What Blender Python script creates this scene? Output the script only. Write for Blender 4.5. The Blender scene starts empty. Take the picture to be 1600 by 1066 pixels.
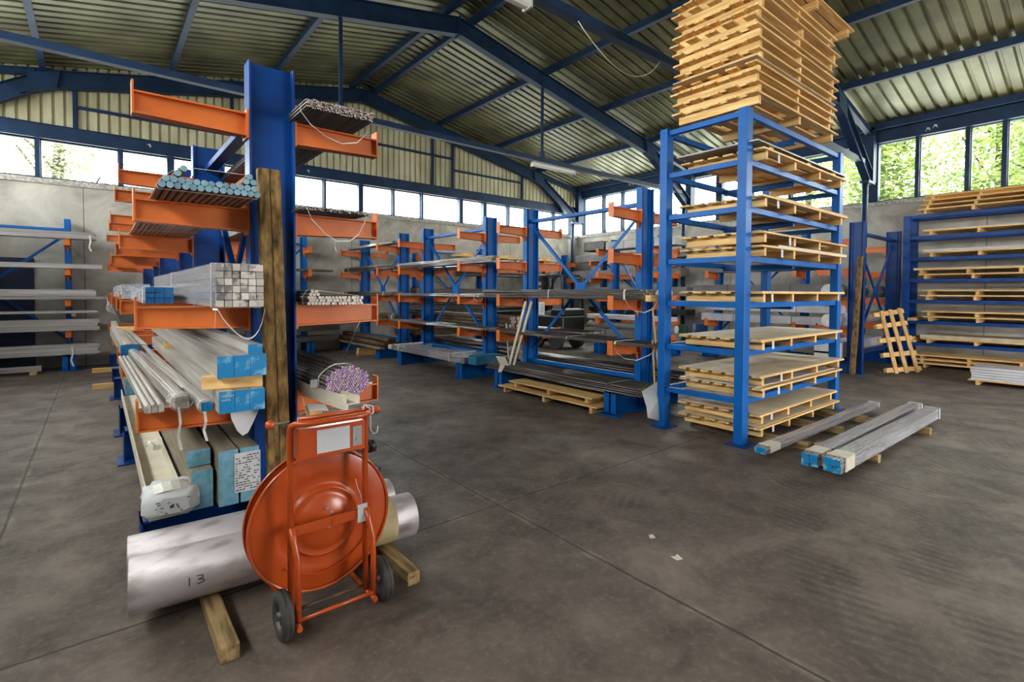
import bpy, math, random
from mathutils import Vector, Matrix
random.seed(7)
SC = bpy.context.scene
COL = SC.collection
PI = math.pi

# ------------------------------------------------------------------ camera, sky, light, exposure
cam_d = bpy.data.cameras.new('camera'); cam = bpy.data.objects.new('camera', cam_d); COL.objects.link(cam)
_f, _cx, _cy = 791.7, 810.8, 478.5
_yaw, _p, _r = .69397, .026743, -.004798
_fw = Vector((math.sin(_yaw)*math.cos(_p), math.cos(_yaw)*math.cos(_p), -math.sin(_p)))
_ri = Vector((math.cos(_yaw), -math.sin(_yaw), 0)); _dn = _fw.cross(_ri)
_c, _s = math.cos(_r), math.sin(_r)
_R = _c*_ri + _s*_dn; _D = -_s*_ri + _c*_dn
cam.matrix_world = Matrix(((_R.x, -_D.x, -_fw.x, 0), (_R.y, -_D.y, -_fw.y, 0), (_R.z, -_D.z, -_fw.z, 1.6), (0, 0, 0, 1)))
cam_d.sensor_width = 36; cam_d.lens = _f/1600*36
cam_d.shift_x = -(_cx-800)/1600; cam_d.shift_y = (_cy-533)/1600
cam_d.clip_start = .05; cam_d.clip_end = 200
SC.camera = cam

W = bpy.data.worlds.new('sky'); SC.world = W; W.use_nodes = True
_bg = W.node_tree.nodes['Background']; _bg.inputs[0].default_value = (.98, .99, 1.0, 1); _bg.inputs[1].default_value = 7.0
SC.view_settings.view_transform = 'Standard'; SC.view_settings.look = 'None'
SC.view_settings.gamma = 1; SC.view_settings.use_curve_mapping = False
SC.view_settings.exposure = 1.0
SC.cycles.max_bounces = 7; SC.cycles.diffuse_bounces = 5; SC.cycles.glossy_bounces = 3
SC.cycles.transparent_max_bounces = 12; SC.cycles.caustics_reflective = False; SC.cycles.caustics_refractive = False
SC.cycles.use_denoising = True; SC.cycles.sample_clamp_indirect = 6

def daylight(name, loc, rot, sx, sy, power, col=(.95, .98, 1)):
    l = bpy.data.lights.new(name, 'AREA'); l.shape = 'RECTANGLE'; l.size = sx; l.size_y = sy; l.energy = power; l.color = col
    o = bpy.data.objects.new(name, l); COL.objects.link(o); o.location = loc; o.rotation_euler = rot
    return o
# daylight through the loading door behind the camera, and through the window bands
daylight('door_daylight', (8.1, -5.9, 1.8), (PI/2, 0, 0), 3.6, 3.3, 170, (1, .98, .95))
daylight('window_daylight_right', (15.1, 4.2, 4.65), (0, PI/2, 0), 1.2, 19, 330, (1, 1, .9))
daylight('window_daylight_back', (5.9, 14.45, 4.3), (-PI/2, 0, 0), 17, .65, 230, (1, .99, .96))
daylight('window_daylight_left', (-3.3, 4.2, 4.4), (0, -PI/2, 0), 1.2, 19, 340, (1, .98, .93))

# ------------------------------------------------------------------ materials
MT = {}
def nt(name):
    m = bpy.data.materials.new(name); m.use_nodes = True
    n = m.node_tree.nodes; b = n['Principled BSDF']
    return m, m.node_tree, n, m.node_tree.links, b
def lin(r, g, b):
    f = lambda c: (c/255/12.92) if c/255 <= .04045 else ((c/255+.055)/1.055)**2.4
    return (f(r), f(g), f(b), 1)
def mat(name, col, rough=.5, metal=0, col2=None, scale=6, stretch=(1, 1, 1), bump=0, spec=.5, rnd=0, contrast=(.35, .65), detail=5, coat=0):
    if name in MT: return MT[name]
    m, t, n, l, b = nt(name)
    b.inputs['Roughness'].default_value = rough; b.inputs['Metallic'].default_value = metal
    b.inputs['Specular IOR Level'].default_value = spec
    if coat: b.inputs['Coat Weight'].default_value = coat; b.inputs['Coat Roughness'].default_value = .15
    tc = n.new('ShaderNodeTexCoord'); mp = n.new('ShaderNodeMapping'); mp.inputs['Scale'].default_value = stretch
    l.new(tc.outputs['Object'], mp.inputs[0])
    nz = n.new('ShaderNodeTexNoise'); nz.inputs['Scale'].default_value = scale; nz.inputs['Detail'].default_value = detail
    l.new(mp.outputs[0], nz.inputs['Vector'])
    rp = n.new('ShaderNodeMapRange'); rp.inputs[1].default_value = contrast[0]; rp.inputs[2].default_value = contrast[1]
    l.new(nz.outputs['Fac'], rp.inputs[0])
    mx = n.new('ShaderNodeMix'); mx.data_type = 'RGBA'
    mx.inputs[6].default_value = col; mx.inputs[7].default_value = col2 if col2 else col
    l.new(rp.outputs[0], mx.inputs[0]); out = mx.outputs[2]
    if rnd:
        oi = n.new('ShaderNodeObjectInfo'); mr = n.new('ShaderNodeMapRange'); mr.inputs[3].default_value = 1-rnd; mr.inputs[4].default_value = 1+rnd*.7
        l.new(oi.outputs['Random'], mr.inputs[0])
        m2 = n.new('ShaderNodeVectorMath'); m2.operation = 'SCALE'; l.new(out, m2.inputs[0]); l.new(mr.outputs[0], m2.inputs['Scale']); out = m2.outputs[0]
        ad = n.new('ShaderNodeVectorMath'); ad.operation = 'MULTIPLY_ADD'; ad.inputs[1].default_value = (9, 7, 5)
        cb = n.new('ShaderNodeCombineXYZ')
        for k in range(3): l.new(oi.outputs['Random'], cb.inputs[k])
        l.new(cb.outputs[0], ad.inputs[0]); l.new(tc.outputs['Object'], ad.inputs[2]); l.new(ad.outputs[0], mp.inputs[0])
    l.new(out, b.inputs['Base Color'])
    if bump:
        bp = n.new('ShaderNodeBump'); bp.inputs['Strength'].default_value = bump; bp.inputs['Distance'].default_value = .01
        l.new(nz.outputs['Fac'], bp.inputs['Height']); l.new(bp.outputs[0], b.inputs['Normal'])
    MT[name] = m
    return m
M_BLUE = mat('blue_enamel', lin(0, 94, 176), .42, 0, lin(0, 82, 156), 3, bump=.05, spec=.28)
M_BLUE_SHADED = mat('shaded_blue_enamel', lin(2, 66, 142), .4, 0, lin(0, 48, 112), 3, bump=.05, spec=.28)  # same blue enamel, with the dimmer racks' shade put into the colour
M_STRUCT = mat('steelwork_paint', lin(28, 54, 88), .55, 0, lin(20, 40, 68), 2.5, bump=.05, spec=.3)
M_ORANGE = mat('orange_enamel', lin(220, 118, 50), .42, 0, lin(202, 100, 38), 4, bump=.06, spec=.45)
M_RED = mat('red_orange_paint', lin(184, 76, 26), .3, 0, lin(166, 62, 18), 5, bump=.03, spec=.5, coat=.15)
M_ROOF = mat('roof_sheet', lin(120, 118, 86), .38, .15, lin(82, 80, 58), 1.2, (1, 1, 1), .1, .5)
M_CLAD = mat('gable_cladding', lin(208, 202, 174), .55, 0, lin(180, 170, 138), 3, (1, 1, .4), .1)
M_WOODX = mat('pine_x', lin(238, 200, 138), .6, 0, lin(204, 158, 96), 3, (.6, 9, 9), .15, .3, .14)
M_WOODY = mat('pine_y', lin(238, 200, 138), .6, 0, lin(204, 158, 96), 3, (9, .6, 9), .15, .3, .14)
M_WOODZ = mat('pine_z', lin(224, 184, 122), .6, 0, lin(190, 146, 90), 3, (9, 9, .6), .15, .3, .12)
M_OLDZ = mat('weathered_timber', lin(146, 116, 70), .75, 0, lin(52, 40, 26), 12, (2.4, 2.4, .8), .4, .2, .1, (.36, .7), 9)
M_OLDY = mat('weathered_timber_y', lin(166, 140, 98), .75, 0, lin(112, 90, 60), 4, (8, 1, 8), .4, .2, .1, (.4, .62), 8)
M_OLDX = mat('weathered_timber_x', lin(150, 128, 96), .75, 0, lin(96, 78, 56), 4, (1, 8, 8), .4, .2, .1, (.4, .62), 8)
M_PLY = mat('sheet_cover', lin(206, 190, 164), .6, 0, lin(186, 168, 140), 2, (1, 3, 1), .1, .3, .06)
M_GREYPLY = mat('galvanised_plate', lin(150, 148, 146), .4, .5, lin(120, 118, 118), 2, bump=.05, rnd=.1)
M_ALU = mat('aluminium', lin(214, 208, 212), .26, .6, lin(142, 138, 148), 3, (16, .12, 16), 0, rnd=.12)  # light and dark streaks in the colour imitate reflections along the length
M_ALUX = mat('aluminium_x', lin(214, 206, 208), .26, .6, lin(138, 130, 136), 3, (.12, 16, 16), 0, rnd=.12)  # same painted reflection streaks, turned to run along x
M_ALUROUND = mat('aluminium_billet', lin(188, 178, 182), .46, .5, lin(122, 112, 104), 3, (2, 5, 5), .08, contrast=(.46, .8), detail=10)
M_PROFILE = mat('profile_wrap', lin(202, 196, 190), .3, .15, lin(158, 150, 144), 3, (10, .3, 10), .04, rnd=.08)
M_PROFX = mat('profile_wrap_x', lin(196, 190, 190), .3, .2, lin(156, 150, 150), 3, (.2, 12, 12), .02, rnd=.1)
M_STEEL = mat('dark_steel_rod', lin(116, 110, 108), .36, .7, lin(78, 70, 68), 6, (8, .3, 8), .05, rnd=.22)
M_STEELX = mat('dark_steel_bar', lin(104, 98, 94), .42, .6, lin(70, 62, 58), 6, (.3, 8, 8), .05, rnd=.22)
M_BRIGHT = mat('bright_steel_rod', lin(186, 180, 180), .3, .8, lin(120, 114, 114), 6, (8, .3, 8), .05, rnd=.15)
M_RUST = mat('rusty_tube', lin(104, 82, 62), .7, .2, lin(62, 48, 38), 5, (4, 1, 4), .1, rnd=.15)
M_COPPER = mat('brown_tube', lin(150, 104, 84), .4, .4, lin(120, 80, 64), 5, (8, .3, 8), rnd=.1)
M_ROLLGREY = mat('grey_cardboard', lin(120, 116, 114), .7, 0, lin(98, 94, 94), 3, rnd=.08)
M_ROLLY = mat('grey_package', lin(128, 124, 124), .6, 0, lin(108, 104, 104), 3, rnd=.08)
M_CAPB = mat('pale_blue_cap', lin(134, 172, 190), .5, 0, lin(112, 154, 174), 20, rnd=.08)
M_ENDB = mat('blue_film', lin(10, 126, 186), .4, 0, lin(128, 190, 218), 13, bump=.15, contrast=(.5, .66))
M_ENDP = mat('pale_blue_film', lin(92, 150, 176), .45, 0, lin(128, 174, 194), 22, bump=.2)
M_DKBLUE = mat('dark_blue_film', lin(14, 88, 152), .35, 0, lin(30, 118, 180), 12, bump=.4)
M_BOXT = mat('dusty_cardboard', lin(150, 138, 120), .75, 0, lin(122, 110, 94), 4, (4, .5, 4), .1)
M_SQEND = mat('silver_film', lin(214, 206, 198), .3, .25, lin(138, 134, 138), 16, bump=.3, rnd=.42, contrast=(.5, .6))
M_FILM = mat('clear_stretch_film', lin(196, 198, 206), .18, 0, lin(150, 152, 166), 8, (6, .5, 6), .3, .9)
M_ENDW = mat('white_rod_end', lin(190, 178, 168), .45, .2, rnd=.15)
M_ENDV = mat('violet_rod_end', lin(196, 152, 204), .45, .1, lin(160, 112, 176), 5, rnd=.3)
M_ENDP2 = mat('pink_rod_end', lin(176, 140, 150), .45, .2, rnd=.3)
M_ENDD = mat('sawn_rod_end', lin(170, 156, 146), .5, .3, lin(120, 100, 90), 8, rnd=.3)
M_PAPER = mat('paper', lin(206, 206, 208), .6, 0, lin(190, 190, 194), 5)
M_INK = mat('ink', lin(60, 62, 72), .6)
M_STRAP = mat('white_strap', lin(224, 220, 214), .35, 0, lin(196, 190, 186), 10)
M_DKSTRAP = mat('black_strap', lin(40, 38, 38), .4)
M_RUBBER = mat('rubber', lin(46, 43, 42), .75, 0, lin(66, 62, 60), 14, bump=.2)
M_RIM = mat('grey_rim', lin(74, 70, 70), .5, .2)
M_BLACK = mat('black_plastic', lin(26, 26, 28), .4)
M_CREAM = mat('cream_pvc', lin(216, 206, 188), .45, 0, lin(198, 188, 170), 5)
M_GREENTAPE = mat('green_tape', lin(90, 170, 130), .5)
M_DRUMB = mat('drum_blue', lin(18, 62, 120), .4)
M_GREEN = mat('green_can', lin(20, 72, 50), .5)
M_WHITEP = mat('white_lacquer', lin(200, 198, 202), .35, 0, lin(182, 180, 186), 5)
M_DOOR = mat('navy_door', lin(20, 36, 78), .55, 0, lin(14, 26, 60), 3)
M_FRAMEG = mat('window_frame_paint', lin(40, 60, 84), .5, 0, lin(36, 58, 84), 6)
M_SILL = mat('sill_foam', lin(196, 192, 184), .8, 0, lin(140, 134, 126), 18, (1, 1, 1), .4)
def leaf_mat(name, a, b_):
    m, t, n, l, b = nt(name); out = n['Material Output']
    tc = n.new('ShaderNodeTexCoord'); nz = n.new('ShaderNodeTexNoise'); nz.inputs['Scale'].default_value = 2.2; nz.inputs['Detail'].default_value = 8; l.new(tc.outputs['Object'], nz.inputs['Vector'])
    r = n.new('ShaderNodeMapRange'); r.inputs[1].default_value = .38; r.inputs[2].default_value = .62; l.new(nz.outputs['Fac'], r.inputs[0])
    mx = n.new('ShaderNodeMix'); mx.data_type = 'RGBA'; mx.inputs[6].default_value = a; mx.inputs[7].default_value = b_; l.new(r.outputs[0], mx.inputs[0])
    l.new(mx.outputs[2], b.inputs['Base Color']); b.inputs['Roughness'].default_value = .55
    tl = n.new('ShaderNodeBsdfTranslucent'); l.new(mx.outputs[2], tl.inputs[0]); ms = n.new('ShaderNodeMixShader'); ms.inputs[0].default_value = .45
    l.new(b.outputs[0], ms.inputs[1]); l.new(tl.outputs[0], ms.inputs[2]); l.new(ms.outputs[0], out.inputs[0]); return m
M_LEAF = leaf_mat('leaf', lin(204, 214, 146), lin(120, 146, 74))
M_LEAF2 = leaf_mat('hazy_leaf', lin(196, 200, 172), lin(160, 164, 136))  # whitish outdoor haze is mixed into this leaf colour
M_BARK = mat('bark', lin(92, 80, 66), .85, 0, lin(60, 52, 44), 5, (4, 4, 1), .3)
M_GRASS = mat('yard_ground', lin(120, 118, 108), .9, 0, lin(90, 100, 70), 2)
M_LAMP = mat('lamp_diffuser', lin(214, 212, 200), .35)
M_GALV = mat('galvanised_fitting', lin(150, 152, 150), .4, .6)

def concrete_wall():
    m, t, n, l, b = nt('concrete_wall'); b.inputs['Roughness'].default_value = .85
    g = n.new('ShaderNodeNewGeometry')
    a = n.new('ShaderNodeTexNoise'); a.inputs['Scale'].default_value = 1.1; a.inputs['Detail'].default_value = 9; a.inputs['Roughness'].default_value = .62; a.inputs['Distortion'].default_value = .8
    l.new(g.outputs['Position'], a.inputs['Vector'])
    r = n.new('ShaderNodeValToRGB'); e = r.color_ramp.elements
    e[0].position = .32; e[0].color = lin(146, 140, 130); e[1].position = .68; e[1].color = lin(208, 202, 192)
    l.new(a.outputs['Fac'], r.inputs[0])
    # panel joints every 2.9 m
    s = n.new('ShaderNodeSeparateXYZ'); l.new(g.outputs['Position'], s.inputs[0])
    ad = n.new('ShaderNodeMath'); ad.operation = 'ADD'; l.new(s.outputs[0], ad.inputs[0]); l.new(s.outputs[1], ad.inputs[1])
    mo = n.new('ShaderNodeMath'); mo.operation = 'PINGPONG'; mo.inputs[1].default_value = 1.45
    of = n.new('ShaderNodeMath'); of.operation = 'ADD'; of.inputs[1].default_value = -14.2+.2; l.new(ad.outputs[0], of.inputs[0]); l.new(of.outputs[0], mo.inputs[0])
    lt = n.new('ShaderNodeMath'); lt.operation = 'LESS_THAN'; lt.inputs[1].default_value = .008; l.new(mo.outputs[0], lt.inputs[0])
    mx = n.new('ShaderNodeMix'); mx.data_type = 'RGBA'; mx.inputs[7].default_value = lin(110, 106, 98)
    l.new(lt.outputs[0], mx.inputs[0]); l.new(r.outputs[0], mx.inputs[6]); l.new(mx.outputs[2], b.inputs['Base Color'])
    b2 = n.new('ShaderNodeTexNoise'); b2.inputs['Scale'].default_value = 30; l.new(g.outputs['Position'], b2.inputs['Vector'])
    bp = n.new('ShaderNodeBump'); bp.inputs['Strength'].default_value = .25; bp.inputs['Distance'].default_value = .01
    l.new(b2.outputs['Fac'], bp.inputs['Height']); l.new(bp.outputs[0], b.inputs['Normal'])
    return m
M_WALL = concrete_wall()

def floor_mat():
    m, t, n, l, b = nt('floor_concrete')
    g = n.new('ShaderNodeNewGeometry'); s = n.new('ShaderNodeSeparateXYZ'); l.new(g.outputs['Position'], s.inputs[0])
    def noise(sc, det=6, ro=.6, dist=0, vec=None):
        a = n.new('ShaderNodeTexNoise'); a.inputs['Scale'].default_value = sc; a.inputs['Detail'].default_value = det
        a.inputs['Roughness'].default_value = ro; a.inputs['Distortion'].default_value = dist
        l.new(vec or g.outputs['Position'], a.inputs['Vector']); return a.outputs['Fac']
    def rng(v, a, b_, c, d):
        q = n.new('ShaderNodeMapRange'); q.inputs[1].default_value = a; q.inputs[2].default_value = b_; q.inputs[3].default_value = c; q.inputs[4].default_value = d
        l.new(v, q.inputs[0]); return q.outputs[0]
    def ma(op, a, b_):
        q = n.new('ShaderNodeMath'); q.operation = op
        for i, v in enumerate((a, b_)):
            if isinstance(v, (int, float)): q.inputs[i].default_value = v
            else: l.new(v, q.inputs[i])
        return q.outputs[0]
    def mix(f, a, b_):
        q = n.new('ShaderNodeMix'); q.data_type = 'RGBA'
        if isinstance(f, float): q.inputs[0].default_value = f
        else: l.new(f, q.inputs[0])
        for i, v in ((6, a), (7, b_)):
            if isinstance(v, tuple): q.inputs[i].default_value = v
            else: l.new(v, q.inputs[i])
        return q.outputs[2]
    big = noise(.45, 5, .6, .6); med = noise(2.2, 9, .68, .4); fine = noise(24, 6, .7)
    c = mix(rng(big, .35, .65, 0., 1.), lin(90, 77, 71), lin(126, 111, 102))
    c = mix(rng(med, .36, .66, .0, .75), c, lin(56, 47, 44))
    c = mix(rng(fine, .5, .72, 0, .5), c, lin(128, 118, 106))
    # dark oily smudges
    c = mix(rng(noise(1.3, 4, .5, 1.5), .6, .74, 0, .75), c, lin(40, 37, 36))
    # tyre arcs sweeping across the front right of the slab
    for (px, py, r0, w) in ((5.2, -1.6, 2.75, .2), (5.2, -1.6, 3.35, .2), (5.0, 5.5, 3.6, .17)):
        dx = ma('SUBTRACT', s.outputs[0], px); dy = ma('SUBTRACT', s.outputs[1], py)
        rr = ma('SQRT', ma('ADD', ma('MULTIPLY', dx, dx), ma('MULTIPLY', dy, dy)), 0)
        band = rng(ma('ABSOLUTE', ma('SUBTRACT', rr, r0), 0), w*.75, w, 1, 0)
        an = ma('ARCTAN2', dy, dx)
        st = rng(ma('SINE', ma('ADD', ma('MULTIPLY', an, r0*75), ma('MULTIPLY', rr, 40)), 0), -.3, .4, 0, 1)
        k = ma('MULTIPLY', ma('MULTIPLY', band, st), rng(noise(1.1, 3), .42, .6, 0, .45))
        c = mix(k, c, lin(44, 42, 42))
    # slab joints
    wob = ma('MULTIPLY', ma('SUBTRACT', noise(3, 3), .5), .02)
    jx = ma('PINGPONG', ma('ADD', ma('ADD', s.outputs[0], .5), wob), 1.4)
    jy = ma('PINGPONG', ma('ADD', s.outputs[1], wob), 1.5)
    j = ma('MINIMUM', jx, jy)
    jl = rng(j, .006, .012, 1, 0); jh = ma('MULTIPLY', rng(j, .0, .05, 1, 0), rng(noise(5, 4), .5, .65, 0, .5))
    c = mix(jh, c, lin(158, 146, 132)); c = mix(ma('MULTIPLY', jl, .8), c, lin(46, 42, 40))
    l.new(c, b.inputs['Base Color'])
    l.new(rng(med, .3, .7, .5, .72), b.inputs['Roughness']); b.inputs['Specular IOR Level'].default_value = .35
    bp = n.new('ShaderNodeBump'); bp.inputs['Strength'].default_value = .3; bp.inputs['Distance'].default_value = .01
    l.new(ma('SUBTRACT', ma('ADD', ma('MULTIPLY', fine, .4), ma('MULTIPLY', med, .6)), jl), bp.inputs['Height']); l.new(bp.outputs[0], b.inputs['Normal'])
    return m
M_FLOOR = floor_mat()

def glass_mat():
    m, t, n, l, b = nt('window_glass'); out = n['Material Output']
    tr = n.new('ShaderNodeBsdfTransparent'); tr.inputs[0].default_value = (.97, 1, .98, 1)
    gl = n.new('ShaderNodeBsdfGlossy'); gl.inputs['Roughness'].default_value = .05
    mx = n.new('ShaderNodeMixShader'); mx.inputs[0].default_value = .05
    l.new(tr.outputs[0], mx.inputs[1]); l.new(gl.outputs[0], mx.inputs[2]); l.new(mx.outputs[0], out.inputs[0])
    return m
M_GLASS = glass_mat()
def film_mat(name, col, alpha):
    m, t, n, l, b = nt(name); out = n['Material Output']
    b.inputs['Base Color'].default_value = col; b.inputs['Roughness'].default_value = .2; b.inputs['Specular IOR Level'].default_value = .9
    tc = n.new('ShaderNodeTexCoord'); nz = n.new('ShaderNodeTexNoise'); nz.inputs['Scale'].default_value = 26
    l.new(tc.outputs['Object'], nz.inputs['Vector'])
    mr = n.new('ShaderNodeMapRange'); mr.inputs[1].default_value = .4; mr.inputs[2].default_value = .65; mr.inputs[3].default_value = alpha*.5; mr.inputs[4].default_value = min(1, alpha*1.5)
    l.new(nz.outputs['Fac'], mr.inputs[0]); l.new(mr.outputs[0], b.inputs['Alpha'])
    bp = n.new('ShaderNodeBump'); bp.inputs['Strength'].default_value = .2; bp.inputs['Distance'].default_value = .004
    l.new(nz.outputs['Fac'], bp.inputs['Height']); l.new(bp.outputs[0], b.inputs['Normal'])
    return m
M_CLEAR = film_mat('loose_clear_film', lin(214, 214, 222), .16)

# ------------------------------------------------------------------ mesh helpers
class MB:
    def __init__(s): s.v = []; s.f = []; s.m = []; s.sm = []
    def face(s, idx, m=0, sm=False): s.f.append(tuple(idx)); s.m.append(m); s.sm.append(sm)
    def hexa(s, P, m=0):
        k = len(s.v); s.v += [tuple(p) for p in P]
        for q in ((0, 3, 2, 1), (4, 5, 6, 7), (0, 1, 5, 4), (1, 2, 6, 5), (2, 3, 7, 6), (3, 0, 4, 7)): s.face([k+i for i in q], m)
        return s
    def box(s, x0, y0, z0, x1, y1, z1, m=0):
        return s.hexa([(x0, y0, z0), (x1, y0, z0), (x1, y1, z0), (x0, y1, z0), (x0, y0, z1), (x1, y0, z1), (x1, y1, z1), (x0, y1, z1)], m)
    def bar(s, p, q, w, h, m=0, up=(0, 0, 1)):
        p = Vector(p); q = Vector(q); d = (q-p).normalized(); u = Vector(up)
        sd = d.cross(u)
        if sd.length < 1e-4: sd = d.cross(Vector((1, 0, 0)))
        sd.normalize(); u = sd.cross(d).normalized()
        a = sd*w/2; b = u*h/2
        return s.hexa([p-a-b, p+a-b, p+a+b, p-a+b, q-a-b, q+a-b, q+a+b, q-a+b], m)
    def cyl(s, p, q, r, n=12, m=0, mc=None, r2=None, caps=True):
        p = Vector(p); q = Vector(q); d = (q-p).normalized(); r2 = r if r2 is None else r2
        u = d.orthogonal().normalized(); w = d.cross(u); k = len(s.v)
        for c, rr in ((p, r), (q, r2)):
            for i in range(n):
                a = 2*PI*i/n; s.v.append(tuple(c+(u*math.cos(a)+w*math.sin(a))*rr))
        for i in range(n): j = (i+1) % n; s.face((k+i, k+j, k+n+j, k+n+i), m, True)
        if caps:
            mc = m if mc is None else mc
            s.face([k+i for i in range(n)][::-1], mc); s.face([k+n+i for i in range(n)], mc)
        return s
    def lathe(s, c, d, prof, n=32, m=0, close=False):
        c = Vector(c); d = Vector(d).normalized(); u = d.orthogonal().normalized(); w = d.cross(u); k = len(s.v)
        for (t_, r) in prof:
            for i in range(n):
                a = 2*PI*i/n; s.v.append(tuple(c+d*t_+(u*math.cos(a)+w*math.sin(a))*max(r, 1e-4)))
        for g in range(len(prof)-1):
            mm = m[g] if isinstance(m, (list, tuple)) else m
            for i in range(n): j = (i+1) % n; s.face((k+g*n+i, k+g*n+j, k+(g+1)*n+j, k+(g+1)*n+i), mm, True)
        return s
    def tube(s, pts, r, n=8, m=0):
        P = [Vector(p) for p in pts]; k = len(s.v); L = len(P); u = None
        for i, p in enumerate(P):
            d = (P[min(i+1, L-1)]-P[max(i-1, 0)]).normalized()
            if u is None: u = d.orthogonal().normalized()
            u = (u-d*u.dot(d)).normalized(); w = d.cross(u)
            for j in range(n):
                a = 2*PI*j/n; s.v.append(tuple(p+(u*math.cos(a)+w*math.sin(a))*r))
        for i in range(L-1):
            for j in range(n):
                e = (j+1) % n; s.face((k+i*n+j, k+i*n+e, k+(i+1)*n+e, k+(i+1)*n+j), m, True)
        s.face([k+j for j in range(n)][::-1], m); s.face([k+(L-1)*n+j for j in range(n)], m)
        return s
    def ribbon(s, pts, w, t=.0015, m=0, side=(.2, .75, .6)):
        """flat strap along pts, its width laid along side, with real thickness"""
        P = [Vector(p) for p in pts]; sd = Vector(side).normalized(); L = len(P); k = len(s.v)
        for i, p in enumerate(P):
            d = (P[min(i+1, L-1)]-P[max(i-1, 0)]).normalized(); nn = d.cross(sd)
            nn = nn.normalized() if nn.length > 1e-5 else Vector((0, 0, 1))
            for a, b in ((-1, -1), (1, -1), (1, 1), (-1, 1)): s.v.append(tuple(p+sd*w/2*a+nn*t/2*b))
        for i in range(L-1):
            for j in range(4):
                e = (j+1) % 4; s.face((k+i*4+j, k+i*4+e, k+(i+1)*4+e, k+(i+1)*4+j), m)
        s.face((k+3, k+2, k+1, k), m); s.face([k+(L-1)*4+j for j in range(4)], m)
        return s
    def prism(s, poly, axis, a0, a1, m=0):
        """poly: list of 2D points; axis 0/1/2: extrusion axis"""
        k = len(s.v); n = len(poly)
        for a in (a0, a1):
            for (u, v) in poly:
                s.v.append({0: (a, u, v), 1: (u, a, v), 2: (u, v, a)}[axis])
        s.face([k+i for i in range(n)][::-1], m); s.face([k+n+i for i in range(n)], m)
        for i in range(n): j = (i+1) % n; s.face((k+i, k+j, k+n+j, k+n+i), m)
        return s

def root_loc(o):
    l = Vector((0, 0, 0))
    while o is not None: l += o.location; o = o.parent
    return l
def obj(name, mb, mats, parent=None, world=True, loc=None, bevel=0):
    """one mesh object; coordinates in mb are world ones unless world=False"""
    me = bpy.data.meshes.new(name)
    off = root_loc(parent) if (parent is not None and world) else Vector((0, 0, 0))
    if loc is not None and world: off = off+Vector(loc)
    me.from_pydata([(a[0]-off.x, a[1]-off.y, a[2]-off.z) for a in mb.v], [], mb.f)
    for mm in (mats if isinstance(mats, (list, tuple)) else [mats]): me.materials.append(mm)
    me.polygons.foreach_set('material_index', mb.m); me.polygons.foreach_set('use_smooth', mb.sm); me.update()
    o = bpy.data.objects.new(name, me); COL.objects.link(o); o.parent = parent
    if loc is not None: o.location = loc
    if bevel:
        b = o.modifiers.new('bevel', 'BEVEL'); b.width = bevel; b.segments = 2; b.limit_method = 'ANGLE'; b.angle_limit = .9
    return o
def tag(o, label, cat, group=None, kind=None):
    if label: o['label'] = label
    if cat: o['category'] = cat
    if group: o['group'] = group
    if kind: o['kind'] = kind
    return o
def thing(name, label, cat, loc=(0, 0, 0), group=None):
    o = bpy.data.objects.new(name, None); COL.objects.link(o); o.location = loc; o.empty_display_size = .1
    return tag(o, label, cat, group)
def struct(name, mb, mats, parent=None, label=None, bevel=0):
    o = obj(name, mb, mats, parent, bevel=bevel)
    if parent is None: o['kind'] = 'structure'
    if label: o['label'] = label
    return o
def copy_tree(o, parent=None):
    c = o.copy(); COL.objects.link(c); c.parent = parent
    for ch in [x for x in KIDS.get(o.name, [])]: copy_tree_reg(ch, c)
    return c
KIDS = {}
def copy_tree_reg(o, parent):
    c = copy_tree(o, parent); KIDS.setdefault(parent.name, []).append(c); return c
def reg(root):
    """remember children lists so that copying is quick"""
    for ch in root.children: KIDS.setdefault(root.name, []).append(ch); reg(ch)

# ================================================================== THE BUILDING
XL, XR, YF, YB = -3.14, 14.9, -6.0, 14.2
XC = 5.88
def zroof(x): return 7.50-.2*abs(x-XC)
mb = MB(); mb.box(XL-.3, YF-.3, -.15, XR+.3, YB+.3, 0); struct('floor', mb, M_FLOOR)
mb = MB(); mb.box(-45, -45, -.3, 60, 60, -.16); struct('yard_ground', mb, M_GRASS)
# roof: trapezoidal sheet, ribs running up the slope
mb = MB(); pitch = .235; y = YF-.3; ys = []
while y < YB+.3:
    ys += [(y, 0), (y+.145, 0), (y+.165, .055), (y+.21, .055)]; y += pitch
ys.append((y, 0))
def roofside(xa, xb):
    k = len(mb.v)
    for (yy, dz) in ys:
        for x in (xa, xb): mb.v.append((x, yy, zroof(x)+dz))
    nn = len(ys)
    for i in range(nn-1): mb.face((k+2*i, k+2*i+1, k+2*i+3, k+2*i+2), 0)
    k2 = len(mb.v)
    for (yy, dz) in ys:
        for x in (xa, xb): mb.v.append((x, yy, zroof(x)+dz+.012))
    for i in range(nn-1): mb.face((k2+2*i, k2+2*i+2, k2+2*i+3, k2+2*i+1), 0)
roofside(XL-.4, XC); roofside(XC, XR+.4)
struct('ceiling', mb, M_ROOF)
# concrete walls
SILL = 3.90
mb = MB(); mb.box(XL-.25, YB, 0, XR+.25, YB+.25, SILL-.12); struct('wall_back', mb, M_WALL)
mb = MB(); mb.box(XR, YF-.25, 0, XR+.25, YB, SILL-.12); struct('wall_right', mb, M_WALL)
mb = MB(); mb.box(XL-.25, YF-.25, 0, XL, YB, SILL-.12); struct('wall_left', mb, M_WALL)
mb = MB()
mb.box(XL, YF-.25, 0, 6.2, YF, 3.6); mb.box(10, YF-.25, 0, XR, YF, 3.6); mb.box(XL, YF-.25, 3.6, XR, YF, 4.62)
mb.prism([(XL, 4.62), (XR, 4.62), (XR, zroof(XR)), (XC, zroof(XC)), (XL, zroof(XL))], 1, YF-.2, YF, 0)
struct('wall_front', mb, M_WALL)
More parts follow.
